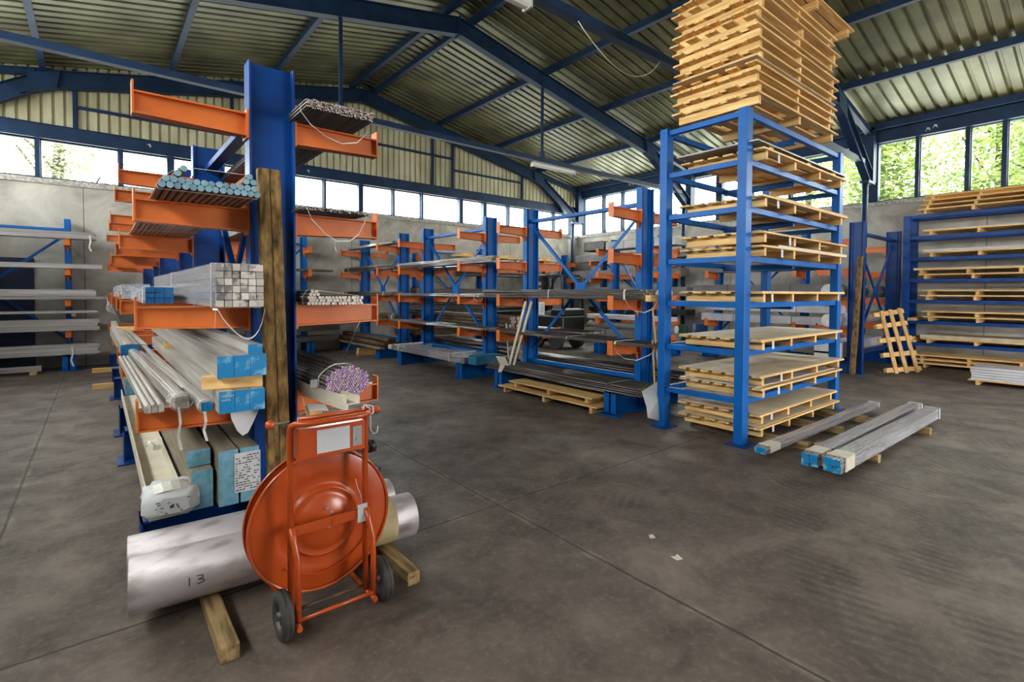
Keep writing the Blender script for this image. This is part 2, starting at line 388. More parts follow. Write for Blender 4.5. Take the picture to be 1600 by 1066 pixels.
# sills
for i, (a, b) in enumerate((((XL, YB-.04, SILL-.12), (XR, YB+.25, SILL-.02)), ((XR-.04, YF, SILL-.12), (XR+.25, YB, SILL-.02)), ((XL-.25, YF, SILL-.12), (XL+.04, YB, SILL-.02)))):
    mb = MB(); mb.box(*a, *b); struct('trim_%d' % (i+1), mb, M_SILL)
# header beams above the glass
HB0, HB1 = 4.68, 4.98
mb = MB(); mb.box(XL, YB-.06, HB0, XR, YB+.2, HB1); mb.box(XL, YB-.1, HB1-.012, XR, YB+.2, HB1); mb.box(XL, YB-.1, HB0, XR, YB+.1, HB0+.012)
struct('header_beam', mb, M_STRUCT)
mb = MB(); mb.box(XR-.08, YF, 5.32, XR+.2, YB, 5.62); mb.box(XR-.02, YF, 5.62, XR+.2, YB, 5.72); struct('header_beam', mb, M_STRUCT)
mb = MB(); mb.box(XL-.2, YF, 5.32, XL+.08, YB, 5.72); struct('header_beam', mb, M_STRUCT)
# gable cladding on the back wall, vertical ribs
mb = MB(); x = XL; p = .18; xs = []
while x < XR:
    xs += [(x, 0), (x+.128, 0), (x+.136, .05), (x+.172, .05)]; x += p
xs.append((min(x, XR), 0))
k = len(mb.v)
for (xx, dy) in xs: mb.v += [(xx, YB+.03+dy, HB1), (xx, YB+.03+dy, zroof(xx)+.02)]
for (xx, dy) in xs: mb.v += [(xx, YB+.08+dy, HB1), (xx, YB+.08+dy, zroof(xx)+.02)]
nn = len(xs)
for i in range(nn-1):
    mb.face((k+2*i, k+2*i+2, k+2*i+3, k+2*i+1)); mb.face((k+2*nn+2*i, k+2*nn+2*i+1, k+2*nn+2*i+3, k+2*nn+2*i+2))
struct('gable_cladding', mb, M_CLAD)
mb = MB()
for x in (-.31, 2.6, 8.22, 8.96, 11.93): mb.box(x-.035, YB-.05, HB1, x+.035, YB+.02, zroof(x)-.05)
for (xa, xb, z) in ((-.31, 2.6, 5.44), (5.3, 8.96, 5.94), (8.96, 11.93, 5.58)): mb.box(xa, YB-.045, z-.03, xb, YB+.02, z+.03)
struct('gable_girt', mb, M_STRUCT)
# windows: one window per light
def window(n, axis, a, b, z0, z1, other, side, rail=False):
    w = bpy.data.objects.new('window_%d' % n, None); COL.objects.link(w); w['kind'] = 'structure'
    fr = MB(); t = .022
    def bx(u0, u1, v0, v1, th=.05):
        if axis == 'x': fr.box(u0, other, v0, u1, other+th*side, v1)
        else:
            x0, x1 = sorted((other, other+th*side)); fr.box(x0, u0, v0, x1, u1, v1)
    bx(a, a+t, z0, z1); bx(b-t, b, z0, z1); bx(a, b, z0, z0+t); bx(a, b, z1-t, z1)
    obj('window_frame', fr, M_FRAMEG, w)
    g = MB()
    if axis == 'x': g.box(a+t, other+.02*side, z0+t, b-t, other+.026*side, z1-t)
    else:
        x0, x1 = sorted((other+.02*side, other+.026*side)); g.box(x0, a+t, z0+t, x1, b-t, z1-t)
    obj('pane', g, M_GLASS, w)
    if rail:
        h = MB()
        if axis == 'x': h.box((a+b)/2-.01, other-.02, z0+.3, (a+b)/2+.01, other, z0+.38)
        else: h.box(other-.02, b-.03, z0+.5, other, b-.01, z0+.62)
        obj('window_handle', h, M_GALV, w)
    return w
wn = 1
bk = [-3.1, -.89, .43, 1.34, 2.4, 3.85, 4.85, 5.87, 6.89, 7.85, 9.3, 10.27, 11.31, 12.5, 13.55, 14.45]
posts = MB()
for i in range(len(bk)-1):
    window(wn, 'x', bk[i]+.03, bk[i+1]-.03, SILL, HB0, YB+.05, 1); wn += 1
for i, x in enumerate(bk):
    w_ = .07 if i in (3, 7, 10, 11) else .032
    posts.box(x-w_, YB-.03, SILL-.02, x+w_, YB+.15, HB0)
struct('window_mullion', posts, M_STRUCT)
rt = [-5.9, -4.8, -3.7, -2.6, -1.5, -.4, .7, 1.75, 2.35, 3.25, 4.12, 5.0, 6.1, 7.2, 8.2, 9.3, 10.25, 11.1, 12.0, 12.9, 13.95]
posts = MB()
for i in range(len(rt)-1):
    window(wn, 'y', rt[i]+.035, rt[i+1]-.035, SILL, 5.32, XR+.05, 1, rail=(i in (7, 8))); wn += 1
for i, y in enumerate(rt):
    w_ = .1 if i in (10, 14) else .038
    posts.box(XR-.03, y-w_, SILL-.02, XR+.15, y+w_, 5.32)
struct('window_mullion', posts, M_STRUCT)
posts = MB(); y = -5.9
while y < 13.5:
    window(wn, 'y', y+.04, y+1.9, SILL, 5.32, XL-.05, -1); wn += 1
    posts.box(XL-.15, y-.04, SILL-.02, XL+.03, y+.04, 5.32); y += 1.94
struct('window_mullion', posts, M_STRUCT)
# peeled paint flakes on the header beams
mb = MB()
for (x, z) in ((.95, 4.88), (3.1, 4.9), (4.4, 4.85)):
    mb.prism([(x-.05, z), (x, z+.02), (x+.03, z-.01), (x+.01, z-.07), (x-.01, z-.02)], 1, YB-.064, YB-.061)
for (y, z) in ((3.05, 5.42), (2.92, 5.46), (11.6, 5.5), (11.45, 5.5)):
    mb.prism([(y-.05, z-.04), (y-.03, z+.04), (y+.02, z+.05), (y+.05, z-.05), (y+.01, z+.01)], 0, XR-.084, XR-.081)
struct('trim_4', mb, M_WHITEP)
# portal frames
def frame(n, y):
    mb = MB()
    for s in (-1, 1):
        X = lambda d: XC+s*d
        def chord(d0, z0, d1, z1, w, h):
            p = Vector((X(d0), y, z0)); q = Vector((X(d1), y, z1)); u = Vector((0, 0, 1)); dd = (q-p).normalized(); nn = Vector((0, 1, 0)).cross(dd).normalized()
            if nn.z < 0: nn = -nn
            mb.bar(p, q, .012, h, 0, nn); mb.bar(p+nn*h/2, q+nn*h/2, w, .014, 0, nn); mb.bar(p-nn*h/2, q-nn*h/2, w, .014, 0, nn)
        chord(0, 7.15, 6.75, 7.15-1.35, .17, .34)
        chord(6.6, 5.84, 8.72, 4.46, .17, .30)
        mb.prism([(X(6.40), 6.03), (X(6.86), 5.90), (X(6.98), 5.46), (X(6.46), 5.66)], 1, y-.086, y+.086)
        chord(6.5, zroof(XC+6.5)-.2, 9.0, zroof(XC+9.0)-.2, .12, .12)
        mb.box(min(X(8.42), X(8.9)), y-.1, 4.3, max(X(8.42), X(8.9)), y+.1, 4.36)
        mb.box(min(X(8.72), X(8.98)), y-.1, 4.36, max(X(8.72), X(8.98)), y+.1, zroof(XC+8.9)-.05)
        mb.cyl((X(8.5), y, 0), (X(8.5), y, 4.32), .065, 14)
    mb.box(XC-.012, y-.09, 6.93, XC+.012, y+.09, 7.36)
    struct('roof_frame', mb, M_STRUCT)
for i, y in enumerate((-.9, 4.15, 9.1, 14.0)): frame(i, y)
# purlins
for d in (.32, 2.5, 4.55, 6.65, 8.75):
    for s in (-1, 1):
        x = XC+s*d; z = zroof(x)
        mb = MB(); mb.box(x-.03, YF, z-.15, x+.03, YB-.02, z-.005); mb.box(x-.05, YF, z-.155, x+.05, YB-.02, z-.145)
        struct('purlin', mb, M_STRUCT)
# tie beams with hangers
for y in (-.9, 4.15, 9.1):
    mb = MB(); z = 4.79
    mb.box(-2.6, y-.05, z-.05, XC+8.3, y+.05, z+.05); mb.box(-2.6, y-.06, z-.056, XC+8.3, y+.06, z-.046)
    o = struct('tie_beam', mb, M_STRUCT)
    for x in (3.4, 8.27):
        h = MB(); h.box(x-.03, y-.02, z+.05, x+.03, y+.02, 6.66); h.box(x-.05, y-.04, z+.05, x+.05, y+.04, z+.2)
        obj('hanger', h, M_STRUCT, o)
# big navy roller door in the back wall, far left
mb = MB(); mb.box(-3.0, YB-.03, 0, -.98, YB+.01, 2.25, 0)
for k in range(14): mb.box(-2.98, YB-.04, .08+k*.155, -1.0, YB-.03, .2+k*.155, 0)
struct('door_1', mb, M_DOOR)
# sliding loading door frame at the front
mb = MB(); mb.box(6.1, YF-.1, 0, 6.25, YF+.02, 3.6); mb.box(9.95, YF-.1, 0, 10.1, YF+.02, 3.6); mb.box(6.1, YF-.1, 3.5, 10.1, YF+.02, 3.62)
struct('door_2', mb, M_STRUCT)

# ================================================================== LAMPS, CABLE
def lamp(label, x0, x1, y, z):
    t = thing('fluorescent_lamp', label, 'lamp', ((x0+x1)/2, y, z))
    h = MB(); h.box(x0, y-.045, z+.03, x1, y+.045, z+.07); obj('lamp_housing', h, M_GALV, t)
    d = MB(); d.prism([(y-.065, z+.03), (y-.055, z-.02), (y-.03, z-.045), (y+.03, z-.045), (y+.055, z-.02), (y+.065, z+.03)], 0, x0+.02, x1-.02); obj('diffuser', d, M_LAMP, t)
    for x in (x0, x1-.03): e = MB(); e.box(x, y-.07, z-.05, x+.03, y+.07, z+.035); obj('end_cap', e, M_PAPER, t)
    for x in (x0+.3, x1-.3): e = MB(); e.box(x-.01, y-.01, z+.07, x+.01, y+.01, z+.1); obj('bracket', e, M_GALV, t)
lamp('fluorescent tube lamp under the far tie beam, with hanging rod above it', 7.95, 9.35, 9.08, 4.64)
lamp('fluorescent tube lamp under the near tie beam, cut by the top edge of the photo', 2.4, 3.55, 4.13, 4.64)
mb = MB(); P = []
for k in range(15):
    a = k/14; P.append((4.3+1.6*a, 4.13, 4.74-.45*math.sin(PI*a)**.8*(.6+.4*a)))
mb.tube(P, .006, 6); tag(obj('hanging_cable', mb, M_CREAM), 'thin pale cable sagging below the near blue tie beam', 'cable')

# ================================================================== CANTILEVER RACKS
def rack_parts(t, axis, cols, sides, wy, mblue, levels=(2.72, 2.12, 1.51, .92), H=3.05, reach=.71, skip=(), foot_skip=(), brace=True, gus=True):
    """t at column centre line; local frame: columns at local (0, c), arms to local +-x; axis 'y' keeps it, 'x' turns it so the row runs along x and arms to +-y"""
    def tr(x, y, z): return (x, y, z) if axis == 'y' else (-y, x, z)
    def bx(mb, x0, y0, z0, x1, y1, z1, m=0):
        a = tr(x0, y0, z0); b = tr(x1, y1, z1)
        mb.box(min(a[0], b[0]), min(a[1], b[1]), z0, max(a[0], b[0]), max(a[1], b[1]), z1, m)
    for ci, c in enumerate(cols):
        mb = MB(); h = wy/2
        for s in (-1, 1): bx(mb, s*.13-.007, c-h, .012, s*.13+.007, c+h, H)
        bx(mb, -.123, c-.006, .012, .123, c+.006, H)
        for s in ((-1, 1) if gus else ()):
            bx(mb, s*.075-.004, c-h*.55, .3, s*.075+.004, c+h*.55, H)
        obj('column', mb, mblue, t, world=False, bevel=.003)
        mb = MB()
        xa = -reach if -1 in sides else -.2; xb = reach if 1 in sides else .2
        for (u0, u1) in ((xa, -.138), (.138, xb)):
            if abs(u1-u0) < .1: continue
            bx(mb, u0, c-.1, .29, u1, c+.1, .302); bx(mb, u0, c-.1, .012, u1, c+.1, .026); bx(mb, u0, c-.012, .026, u1, c+.012, .29)
            e0, e1 = (u0, u0+.01) if u0 < -.3 else (u1-.01, u1)
            bx(mb, e0, c-.1, .012, e1, c+.1, .302)
            e0, e1 = (u0-.05, u0+.08) if u0 < -.3 else (u1-.08, u1+.05)
            bx(mb, e0, c-.17, 0, e1, c+.17, .012)
        bx(mb, -.2, c-.14, 0, .2, c+.14, .012)
        obj('base_foot', mb, mblue, t, world=False)
        for li, z in enumerate(levels):
            for s in sides:
                if (ci, li, s) in skip: continue
                mb = MB(); a = .137*s; b = reach*s
                def slab(x0, z0a, z0b, x1, z1a, z1b, w):
                    P = []
                    for zz in (0, 1):
                        for (x, y) in ((x0, c-w), (x1, c-w), (x1, c+w), (x0, c+w)):
                            zv = ((z0a, z0b) if x == x0 else (z1a, z1b))[zz]
                            P.append(tr(x, y, zv))
                    mb.hexa(P)
                slab(a, z-.135, z-.008, b, z-.118, z-.008, .006)
                slab(a, z-.01, z, b, z-.01, z, .042)
                slab(a, z-.143, z-.133, b, z-.126, z-.116, .042)
                bx(mb, min(a, a+.012*s), c-.06, z-.16, max(a, a+.012*s), c+.06, z+.02)
                if gus: 
                    P = [(a, z-.14), (a+.075*s, z-.14), (a, z-.24)]
                    for yy in (0,):
                        k = len(mb.v)
                        for w in (-.012, .012):
                            for (x, zz) in P: mb.v.append(tr(x, c+w, zz))
                        mb.face((k, k+1, k+2)); mb.face((k+5, k+4, k+3))
                        for i in range(3): j = (i+1) % 3; mb.face((k+i, k+3+i, k+3+j, k+j))
                arm = obj('arm', mb, M_ORANGE, t, world=False)
                e = MB(); bx(e, min(b, b+.01*s), c-.045, z-.13, max(b, b+.01*s), c+.045, z+.055); obj('end_stop', e, M_ORANGE, arm, world=False)
    if brace and len(cols) > 1:
        c0, c1 = cols[0], cols[-1]
        for z, w in ((2.84, .05), (.42, .06)):
            mb = MB(); mb.bar(tr(0, c0+.01, z), tr(0, c1-.01, z), .05, w); mb.bar(tr(.02, c0+.01, z-w/2), tr(.02, c1-.01, z-w/2), .09, .006); obj('tie_bar', mb, mblue, t, world=False)
        for i, (za, zb) in enumerate(((2.72, .62), (.62, 2.72))):
            mb = MB(); x = .008 if i else -.008
            mb.bar(tr(x, c0+.05, za), tr(x, c1-.05, zb), .008, .05, 0, (0, 0, 1)); mb.bar(tr(x+.02, c0+.05, za+.02), tr(x+.02, c1-.05, zb+.02), .04, .006); obj('cross_brace', mb, mblue, t, world=False)
        mb = MB(); m = (c0+c1)/2; zc = 1.67
        bx(mb, -.02, m-.1, zc-.09, .02, m+.1, zc+.09); obj('gusset_plate', mb, mblue, t, world=False)
def rack(label, axis, x, y, cols, sides, wy=.1, mblue=None, **k):
    t = thing('cantilever_rack', label, 'rack', (x, y, 0), 'blue and orange cantilever racks')
    rack_parts(t, axis, cols, sides, wy, mblue or M_BLUE, **k); return t
rack('near double sided cantilever rack at left, behind the orange strapping cart', 'y', .88, 3.6, (0, 2.4), (-1, 1), .13, M_BLUE_SHADED, gus=False, skip=((0, 0, 9),))
rack('middle double sided cantilever rack of the left row, behind the near one', 'y', .88, 7.2, (0, 2.4), (-1, 1), .13, M_BLUE_SHADED, gus=False)
rack('farthest double sided cantilever rack of the left row, next to the back wall', 'y', .88, 10.8, (0, 2.4), (-1, 1), .13, M_BLUE_SHADED, gus=False, skip=())
rack('near cantilever rack of the middle row, bare top arms and open cross bracing', 'y', 5.84, 4.3, (0, 2.4), (-1, 1))
rack('centre cantilever rack of the middle row, with wrapped profiles on its feet', 'y', 5.84, 7.9, (0, 2.4), (-1, 1))
rack('far cantilever rack of the middle row, nearest the back wall', 'y', 5.84, 11.5, (0, 2.35), (-1, 1), reach=.68)
rack('single sided rack on the back wall at far left, holding silver profiles', 'x', -.45, 13.95, (0, 2.4), (-1,), reach=.55, levels=(2.62, 2.03, 1.42, .8))
rack('single sided rack on the back wall seen just right of the near left rack', 'x', 4.2, 13.95, (0, 2.4), (-1,), reach=.55)
rack('single sided rack on the back wall, seen between the middle row columns', 'x', 9.9, 13.95, (0, 2.4), (-1,), reach=.6)
rack('single sided rack on the back wall at the far right corner, beside black fork frames', 'x', 14.0, 13.95, (.1, 1.7), (-1,), reach=.6)
rack('double sided rack behind the centre, loaded with white and grey packages', 'y', 10.9, 7.5, (0, 1.5), (-1, 1), reach=.72)
rack('double sided rack behind the blue pallet tower, loaded with long grey packages', 'y', 12.5, 4.75, (0, 2.1), (-1,), reach=.6, skip=((1, 2, -1),))
rack('rack by the right wall whose two tall columns stand behind the leaning crate', 'x', 14.2, 3.5, (0, 2.45), (1,), .1, M_BLUE_SHADED, reach=.72)
rack('single sided rack along the right wall in the far corner', 'y', 14.5, 9.5, (0, 3.0), (-1,), reach=.75)

# ================================================================== RODS AND BUNDLES
RODM = {}
def rodmesh(axis, L, r, n, mats, key):
    k = (axis, round(L, 3), r, n, key)
    if k not in RODM:
        mb = MB(); q = (0, L, 0) if axis == 'y' else (L, 0, 0)
        mb.cyl((0, 0, 0), q, r, n, 0, 1); me = bpy.data.meshes.new('rod')
        me.from_pydata(mb.v, [], mb.f)
        for m in mats: me.materials.append(m)
        me.polygons.foreach_set('material_index', mb.m); me.polygons.foreach_set('use_smooth', mb.sm); me.update(); RODM[k] = me
    return RODM[k]
def hull(pts):
    pts = sorted(set(pts))
    def half(P):
        o = []
        for p in P:
            while len(o) > 1 and (o[-1][0]-o[-2][0])*(p[1]-o[-2][1])-(o[-1][1]-o[-2][1])*(p[0]-o[-2][0]) <= 0: o.pop()
            o.append(p)
        return o[:-1]
    return half(pts)+half(pts[::-1])
def strap_mesh(sec, axis, at, w, pad=.003):
    P = []
    for (a, z) in sec:
        for k in range(8):
            t = 2*PI*k/8; P.append((a+pad*math.cos(t), z+pad*math.sin(t)))
    H = hull(P); H.append(H[0]); mb = MB()
    pts = [((a, at, z) if axis == 'y' else (at, a, z)) for (a, z) in H]
    mb.ribbon(pts, w, .002, 0, (0, 1, 0) if axis == 'y' else (1, 0, 0)); return mb
def bundle(name, label, cat, sec, r, a0, a1, axis='y', mats=(None, None), n=8, jit=.02, straps=(), group=None, smat=None, part='rod', limit=100, key='', extra=None, altcap=None):
    """sec: list of (across, z) rod centres in world; a0 the end nearest the camera"""
    L = a1-a0; c = (sum(p[0] for p in sec)/len(sec), min(p[1] for p in sec)-r)
    loc = (c[0], a0, c[1]) if axis == 'y' else (a0, c[0], c[1])
    t = thing(name, label, cat, loc, group)
    me = rodmesh(axis, L, r, n, mats, key)
    me2 = rodmesh(axis, L, r, n, (mats[0], altcap), key+'alt') if altcap else None
    secs = list(sec); big = None
    for i, (a, z) in enumerate(secs):
        j = random.uniform(-jit, jit)
        if i < limit:
            o = bpy.data.objects.new(part, me2 if (me2 and random.random() < .22) else me); COL.objects.link(o); o.parent = t
            o.location = (a-c[0], j, z-c[1]) if axis == 'y' else (j, a-c[0], z-c[1])
        else:
            if big is None: big = MB()
            p = (a, a0+j, z) if axis == 'y' else (a0+j, a, z); q = (a, a1+j, z) if axis == 'y' else (a1+j, a, z)
            big.cyl(p, q, r, n, 0, 1 if (altcap is None or random.random() > .35) else 2)
    if big:
        o = obj(part, big, list(mats)+([altcap] if altcap else []), t); o['kind'] = 'stuff'
    pts = [(a+r*math.cos(q*PI/3), z+r*math.sin(q*PI/3)) for (a, z) in sec for q in range(6)]
    for (at, w) in straps: obj('strap', strap_mesh(pts, axis, at, w), smat or M_STRAP, t)
    return t
def layers(x0, x1, z0, r, rows, j=.0, drop=0, seed=0):
    """rods lying in hexagonal layers between x0 and x1"""
    rnd = random.Random(seed); out = []; d = 2*r*1.02
    for k in range(rows):
        n = int((x1-x0-2*r)/d)+1-(k % 2)-drop*k
        for i in range(n):
            x = x0+r+d*i+(r if k % 2 else 0)+drop*k*r
            out.append((x+rnd.uniform(-j, j), z0+r+k*d*.87+rnd.uniform(0, j)))
    return out
def disc_pack(cx, cz, R, Rz, r):
    out = []; d = 2*r*1.10; k = 0; z = cz-Rz
    while z <= cz+Rz:
        x = cx-R+(r if k % 2 else 0)
        while x <= cx+R:
            if ((x-cx)/R)**2+((z-cz)/Rz)**2 <= 1: out.append((x, z))
            x += d
        z += d*.87; k += 1
    return out
LV = (2.72, 2.12, 1.51, .92)
# --- near left rack, left side
s_ = layers(.24, .74, 2.122, .0165, 2, 0, 0, 1)+[(.325, 2.205), (.35, 2.23), (.64, 2.205), (.675, 2.205), (.655, 2.232)]
bundle('tube_bundle', 'layer of brown tubes with pale blue end caps on the second arm, left rack', 'tube bundle', s_, .0165, 3.12, 6.3, mats=(M_COPPER, M_CAPB), n=14, jit=.012, key='cap',
       straps=((3.17, .012), (5.4, .012)))
# square profile pack: 6 x 6 aluminium square tubes, film wrapped
def square_pack(name, label, cat, x0, x1, z0, z1, y0, y1, nx, nz, side, endm, part='square_tube', gap=.0015, jit=.006, film=None, straps=(), group=None, filmpart='film_wrap'):
    t = thing(name, label, cat, ((x0+x1)/2, y0, z0), group); w = (x1-x0)/nx; h = (z1-z0)/nz
    for i in range(nx):
        for k in range(nz):
            j = random.uniform(-jit, jit); mb = MB(); a = x0+i*w+gap; b = x0+(i+1)*w-gap; c = z0+k*h+gap; d = z0+(k+1)*h-gap
            kk = len(mb.v); mb.box(a, y0+j+.004, c, b, y1+j, d, 0)
            obj(part, mb, side, t)
            e = MB(); e.box(a, y0+j-.002, c, b, y0+j+.004, d, 0); obj('end_cap', e, endm, t)
    if film:
        mb = MB(); g = .004
        for (f0, f1) in film:
            mb.box(x0-g, f0, z0-g*.2, x0-g+.001, f1, z1+g); mb.box(x1+g-.001, f0, z0-g*.2, x1+g, f1, z1+g); mb.box(x0-g, f0, z1+g-.001, x1+g, f1, z1+g)
        obj(filmpart, mb, M_CLEAR, t)
    for (at, wd) in straps:
        obj('strap', strap_mesh([(x0, z0), (x1, z0), (x1, z1), (x0, z1)], 'y', at, wd, .006), M_STRAP, t)
    return t
square_pack('square_tube_pack', 'pack of square aluminium tubes with silver ends on the third arm, left rack', 'tube pack', .49, .728, 1.512, 1.75, 3.14, 7.0, 6, 6, M_ALU, M_SQEND, film=((3.2, 6.9),), straps=((3.25, .014), (5.2, .014)), jit=.012)
square_pack('profile_pack', 'film wrapped profile pack with dark blue end, left of the silver square tubes', 'profile pack', .25, .415, 1.512, 1.625, 4.3, 8.4, 3, 3, M_FILM, M_DKBLUE, part='profile', film=((4.36, 8.3),), straps=((4.45, .02),))
square_pack('profile_pack', 'clear film wrapped profile pack with no coloured end, farthest left on the third arm', 'profile pack', .185, .4, 1.52, 1.66, 6.2, 9.8, 2, 2, M_FILM, M_FILM, part='profile', straps=((6.3, .02), (7.4, .02)))
# third arm hanging white strap
mb = MB(); P = [(.485+.0, 3.2, 1.5)]
for k in range(13):
    a = k/12; P.append((.5+.235*a, 3.15-.05*math.sin(PI*a), 1.5-.21*math.sin(PI*a)**.7*(.5+.5*a)))
mb.ribbon(P, .012); mb.ribbon([(.49, 3.13, 1.6), (.487, 3.125, 1.5), (.48, 3.12, 1.4)], .012)
tag(obj('packing_strap', mb, M_STRAP), 'white packing strap hanging in a loop below the silver square tubes', 'strap')
# fourth arm: boxes with blue ends
def boxes(label, x0, x1, z0, z1, y0, y1, n, endm, topm=M_PROFILE, marks=False, gap=.001):
    t = thing('profile_pack', label, 'profile pack', ((x0+x1)/2, y0, z0)); w = (x1-x0)/n
    for i in range(n):
        mb = MB(); mb.box(x0+i*w+.001+gap, y0+.003, z0, x0+(i+1)*w-.001-gap, y1, z1); obj('profile', mb, topm, t, bevel=.002)
        e = MB(); e.box(x0+i*w+gap, y0, z0, x0+(i+1)*w-gap, y0+.003, z1); obj('end_film', e, endm, t)
    if marks:
        mb = MB(); rnd = random.Random(3)
        for r_ in range(2):
            x = x0+.012
            for k in range(7-2*r_):
                h = .012; z = z1-.02-r_*.022
                for g in range(2): mb.box(x+g*.004, y0-.001, z-h*rnd.uniform(.5, 1), x+g*.004+.0018, y0, z)
                mb.box(x, y0-.001, z-h*rnd.random(), x+.006, y0, z-h*.5+.002); x += .0095
        obj('printed_mark', mb, M_PAPER, t)
    return t
boxes('three abreast blue ended profile pack resting straight on the lowest left arm', .505, .738, .922, 1.044, 3.18, 7.6, 3, M_ENDB, marks=True)
boxes('blue ended profile pack on a timber spacer above another pack, left rack', .498, .748, 1.118, 1.24, 3.18, 7.6, 3, M_ENDB)
boxes('single narrow blue ended profile lying on top of the blue ended packs', .655, .733, 1.242, 1.296, 3.2, 7.4, 1, M_ENDB)
mb = MB(); mb.hexa([(.44, 3.3, 1.046), (.735, 3.22, 1.046), (.735, 3.32, 1.046), (.46, 3.4, 1.046), (.44, 3.3, 1.115), (.735, 3.22, 1.115), (.735, 3.32, 1.115), (.46, 3.4, 1.115)])
tag(obj('timber_spacer', mb, M_WOODX), 'pale timber spacer between the two blue ended packs, near end', 'timber')
mb = MB(); mb.hexa([(.49, 5.9, 1.046), (.735, 5.9, 1.046), (.735, 6.0, 1.046), (.49, 6.0, 1.046), (.49, 5.9, 1.116), (.735, 5.9, 1.116), (.735, 6.0, 1.116), (.49, 6.0, 1.116)])
tag(obj('timber_spacer', mb, M_WOODX), 'timber spacer between the two blue ended packs, above the second column', 'timber')
# drooping paper under the pack
mb = MB(); N = 6; k0 = 0
G = []
for i in range(N+1):
    a = i/N; G.append([(.57+.17*a, 3.24-.03*b, .915-b*.14*math.sin(PI*min(1, a*1.15+.08))) for b in (0, .5, 1)])
for s in (0, -.0015):
    for g in G:
        for p in g: mb.v.append((p[0], p[1]+s, p[2]))
for i in range(N):
    for j in range(2):
        q = (i*3+j, i*3+j+1, (i+1)*3+j+1, (i+1)*3+j); mb.face(q, 0, True); mb.face([x+3*(N+1) for x in q[::-1]], 0, True)
tag(obj('packing_paper', mb, M_PAPER), 'sheet of white packing paper drooping under the blue ended packs', 'paper')
# loose profiles, slightly askew
def long_profile(name, label, p, q, w, h, mats, endm=None, wrap=None, n_sub=1, capw=None):
    t = thing(name, label, 'profile', p); P = Vector(p); Q = Vector(q); d = (Q-P).normalized(); s = Vector((0, 0, 1)).cross(d).normalized()
    for k in range(n_sub):
        o = s*((k-(n_sub-1)/2)*w/n_sub); mb = MB(); ww = w/n_sub*.94
        mb.bar(P+o+Vector((0, 0, h/2)), Q+o+Vector((0, 0, h/2)), ww, h); mb.bar(P+o+Vector((0, 0, h*1.0)), Q+o+Vector((0, 0, h*1.0)), ww*.55, h*.18)
        obj('profile_length', mb, mats, t, bevel=.004)
    if endm:
        mb = MB(); mb.bar(P-d*.004+Vector((0, 0, h/2)), P+d*.001+Vector((0, 0, h/2)), w*1.01, h*1.02); obj('end_cap', mb, endm, t)
    if wrap:
        mb = MB(); rnd = random.Random(int(p[0]*1000)); R = []
        for kk in range(7):
            y = -.07+kk*.035; R.append((y, (.55+.25*rnd.random())*max(w, h)*(.75 if kk in (0, 6) else 1)))
        c0 = P+Vector((0, 0, h/2)); k1 = len(mb.v); n = 14
        for (tt, rr) in R:
            for i in range(n):
                a = 2*PI*i/n; q_ = rr*(1+.16*rnd.uniform(-1, 1)); mb.v.append(tuple(c0+d*(tt+.07)+s*math.cos(a)*q_*w/max(w, h)*1.25+Vector((0, 0, 1))*math.sin(a)*q_*h/max(w, h)*1.2))
        for g in range(6):
            for i in range(n): j = (i+1) % n; mb.face((k1+g*n+i, k1+g*n+j, k1+(g+1)*n+j, k1+(g+1)*n+i), 0, True)
        mb.face([k1+i for i in range(n)][::-1])
        obj('plastic_wrap', mb, M_CLEAR, t)
        mb = MB(); c1 = c0+d*.03; mb.ribbon([c1+s*math.cos(a)*w*.75+Vector((0, 0, 1))*math.sin(a)*h*.8 for a in [2*PI*i/16 for i in range(17)]], .014, .002, 0, tuple(d)); obj('strap', mb, M_STRAP, t)
        mb = MB(); x = c1.x-w*.2; mb.ribbon([(x, c1.y-.03, c1.z-h*.3), (x+.004, c1.y-.05, c1.z-h*1.6), (x-.006, c1.y-.045, c1.z-h*2.6), (x+.008, c1.y-.05, c1.z-h*3.8)], .014, .0015, 0, (1, .3, 0)); obj('strap_tail', mb, M_STRAP, t)
    return t
def onray(px, py, Y):
    v = _R*((px-_cx)/_f)+_D*((py-_cy)/_f)+_fw; return Vector((0, 0, 1.6))+v*(Y/v.y)
long_profile('aluminium_profile', 'three round tubes of profile bound together, leftmost on the lowest left arm', (.235, 3.42, .925), (.19, 6.2, .925), .09, .045, M_PROFILE, n_sub=3)
long_profile('aluminium_profile', 'wrapped profile with a crumpled plastic end and strap, lowest left arm', (.365, 3.45, .925), (.27, 6.6, .925), .075, .07, M_PROFILE, wrap=True)
long_profile('aluminium_profile', 'bare grey profile between the two plastic wrapped ends, lowest left arm', (.44, 3.95, .925), (.33, 6.7, .925), .05, .045, M_PROFILE)
long_profile('aluminium_profile', 'long profile with blue end inside a round white strap, lowest left arm', (.465, 3.3, .925), (.40, 7.2, .925), .055, .05, M_PROFILE, endm=M_ENDB, wrap=True)
long_profile('aluminium_profile', 'pale profile pack with a dark blue end behind the three round tubes', (.25, 6.55, .925), (.21, 9.9, .925), .15, .12, M_PROFILE, endm=M_DKBLUE)
long_profile('aluminium_profile', 'thin white channel lying beside the dark blue ended pack, left rack', (.4, 7.3, .925), (.36, 10.2, .925), .09, .05, M_PROFILE)
long_profile('aluminium_profile', 'bundle of thin mouldings hanging low beyond the second column, left rack', (.2, 9.2, .925), (.24, 12.6, .925), .1, .08, M_PROFILE)
# loose pale timbers on top of that level farther back
mb = MB(); mb.box(.2, 9.35, 1.01, .42, 9.47, 1.07); tag(obj('timber_spacer', mb, M_WOODX), 'short pale timber offcut on wrapped profiles far down the left rack', 'timber')
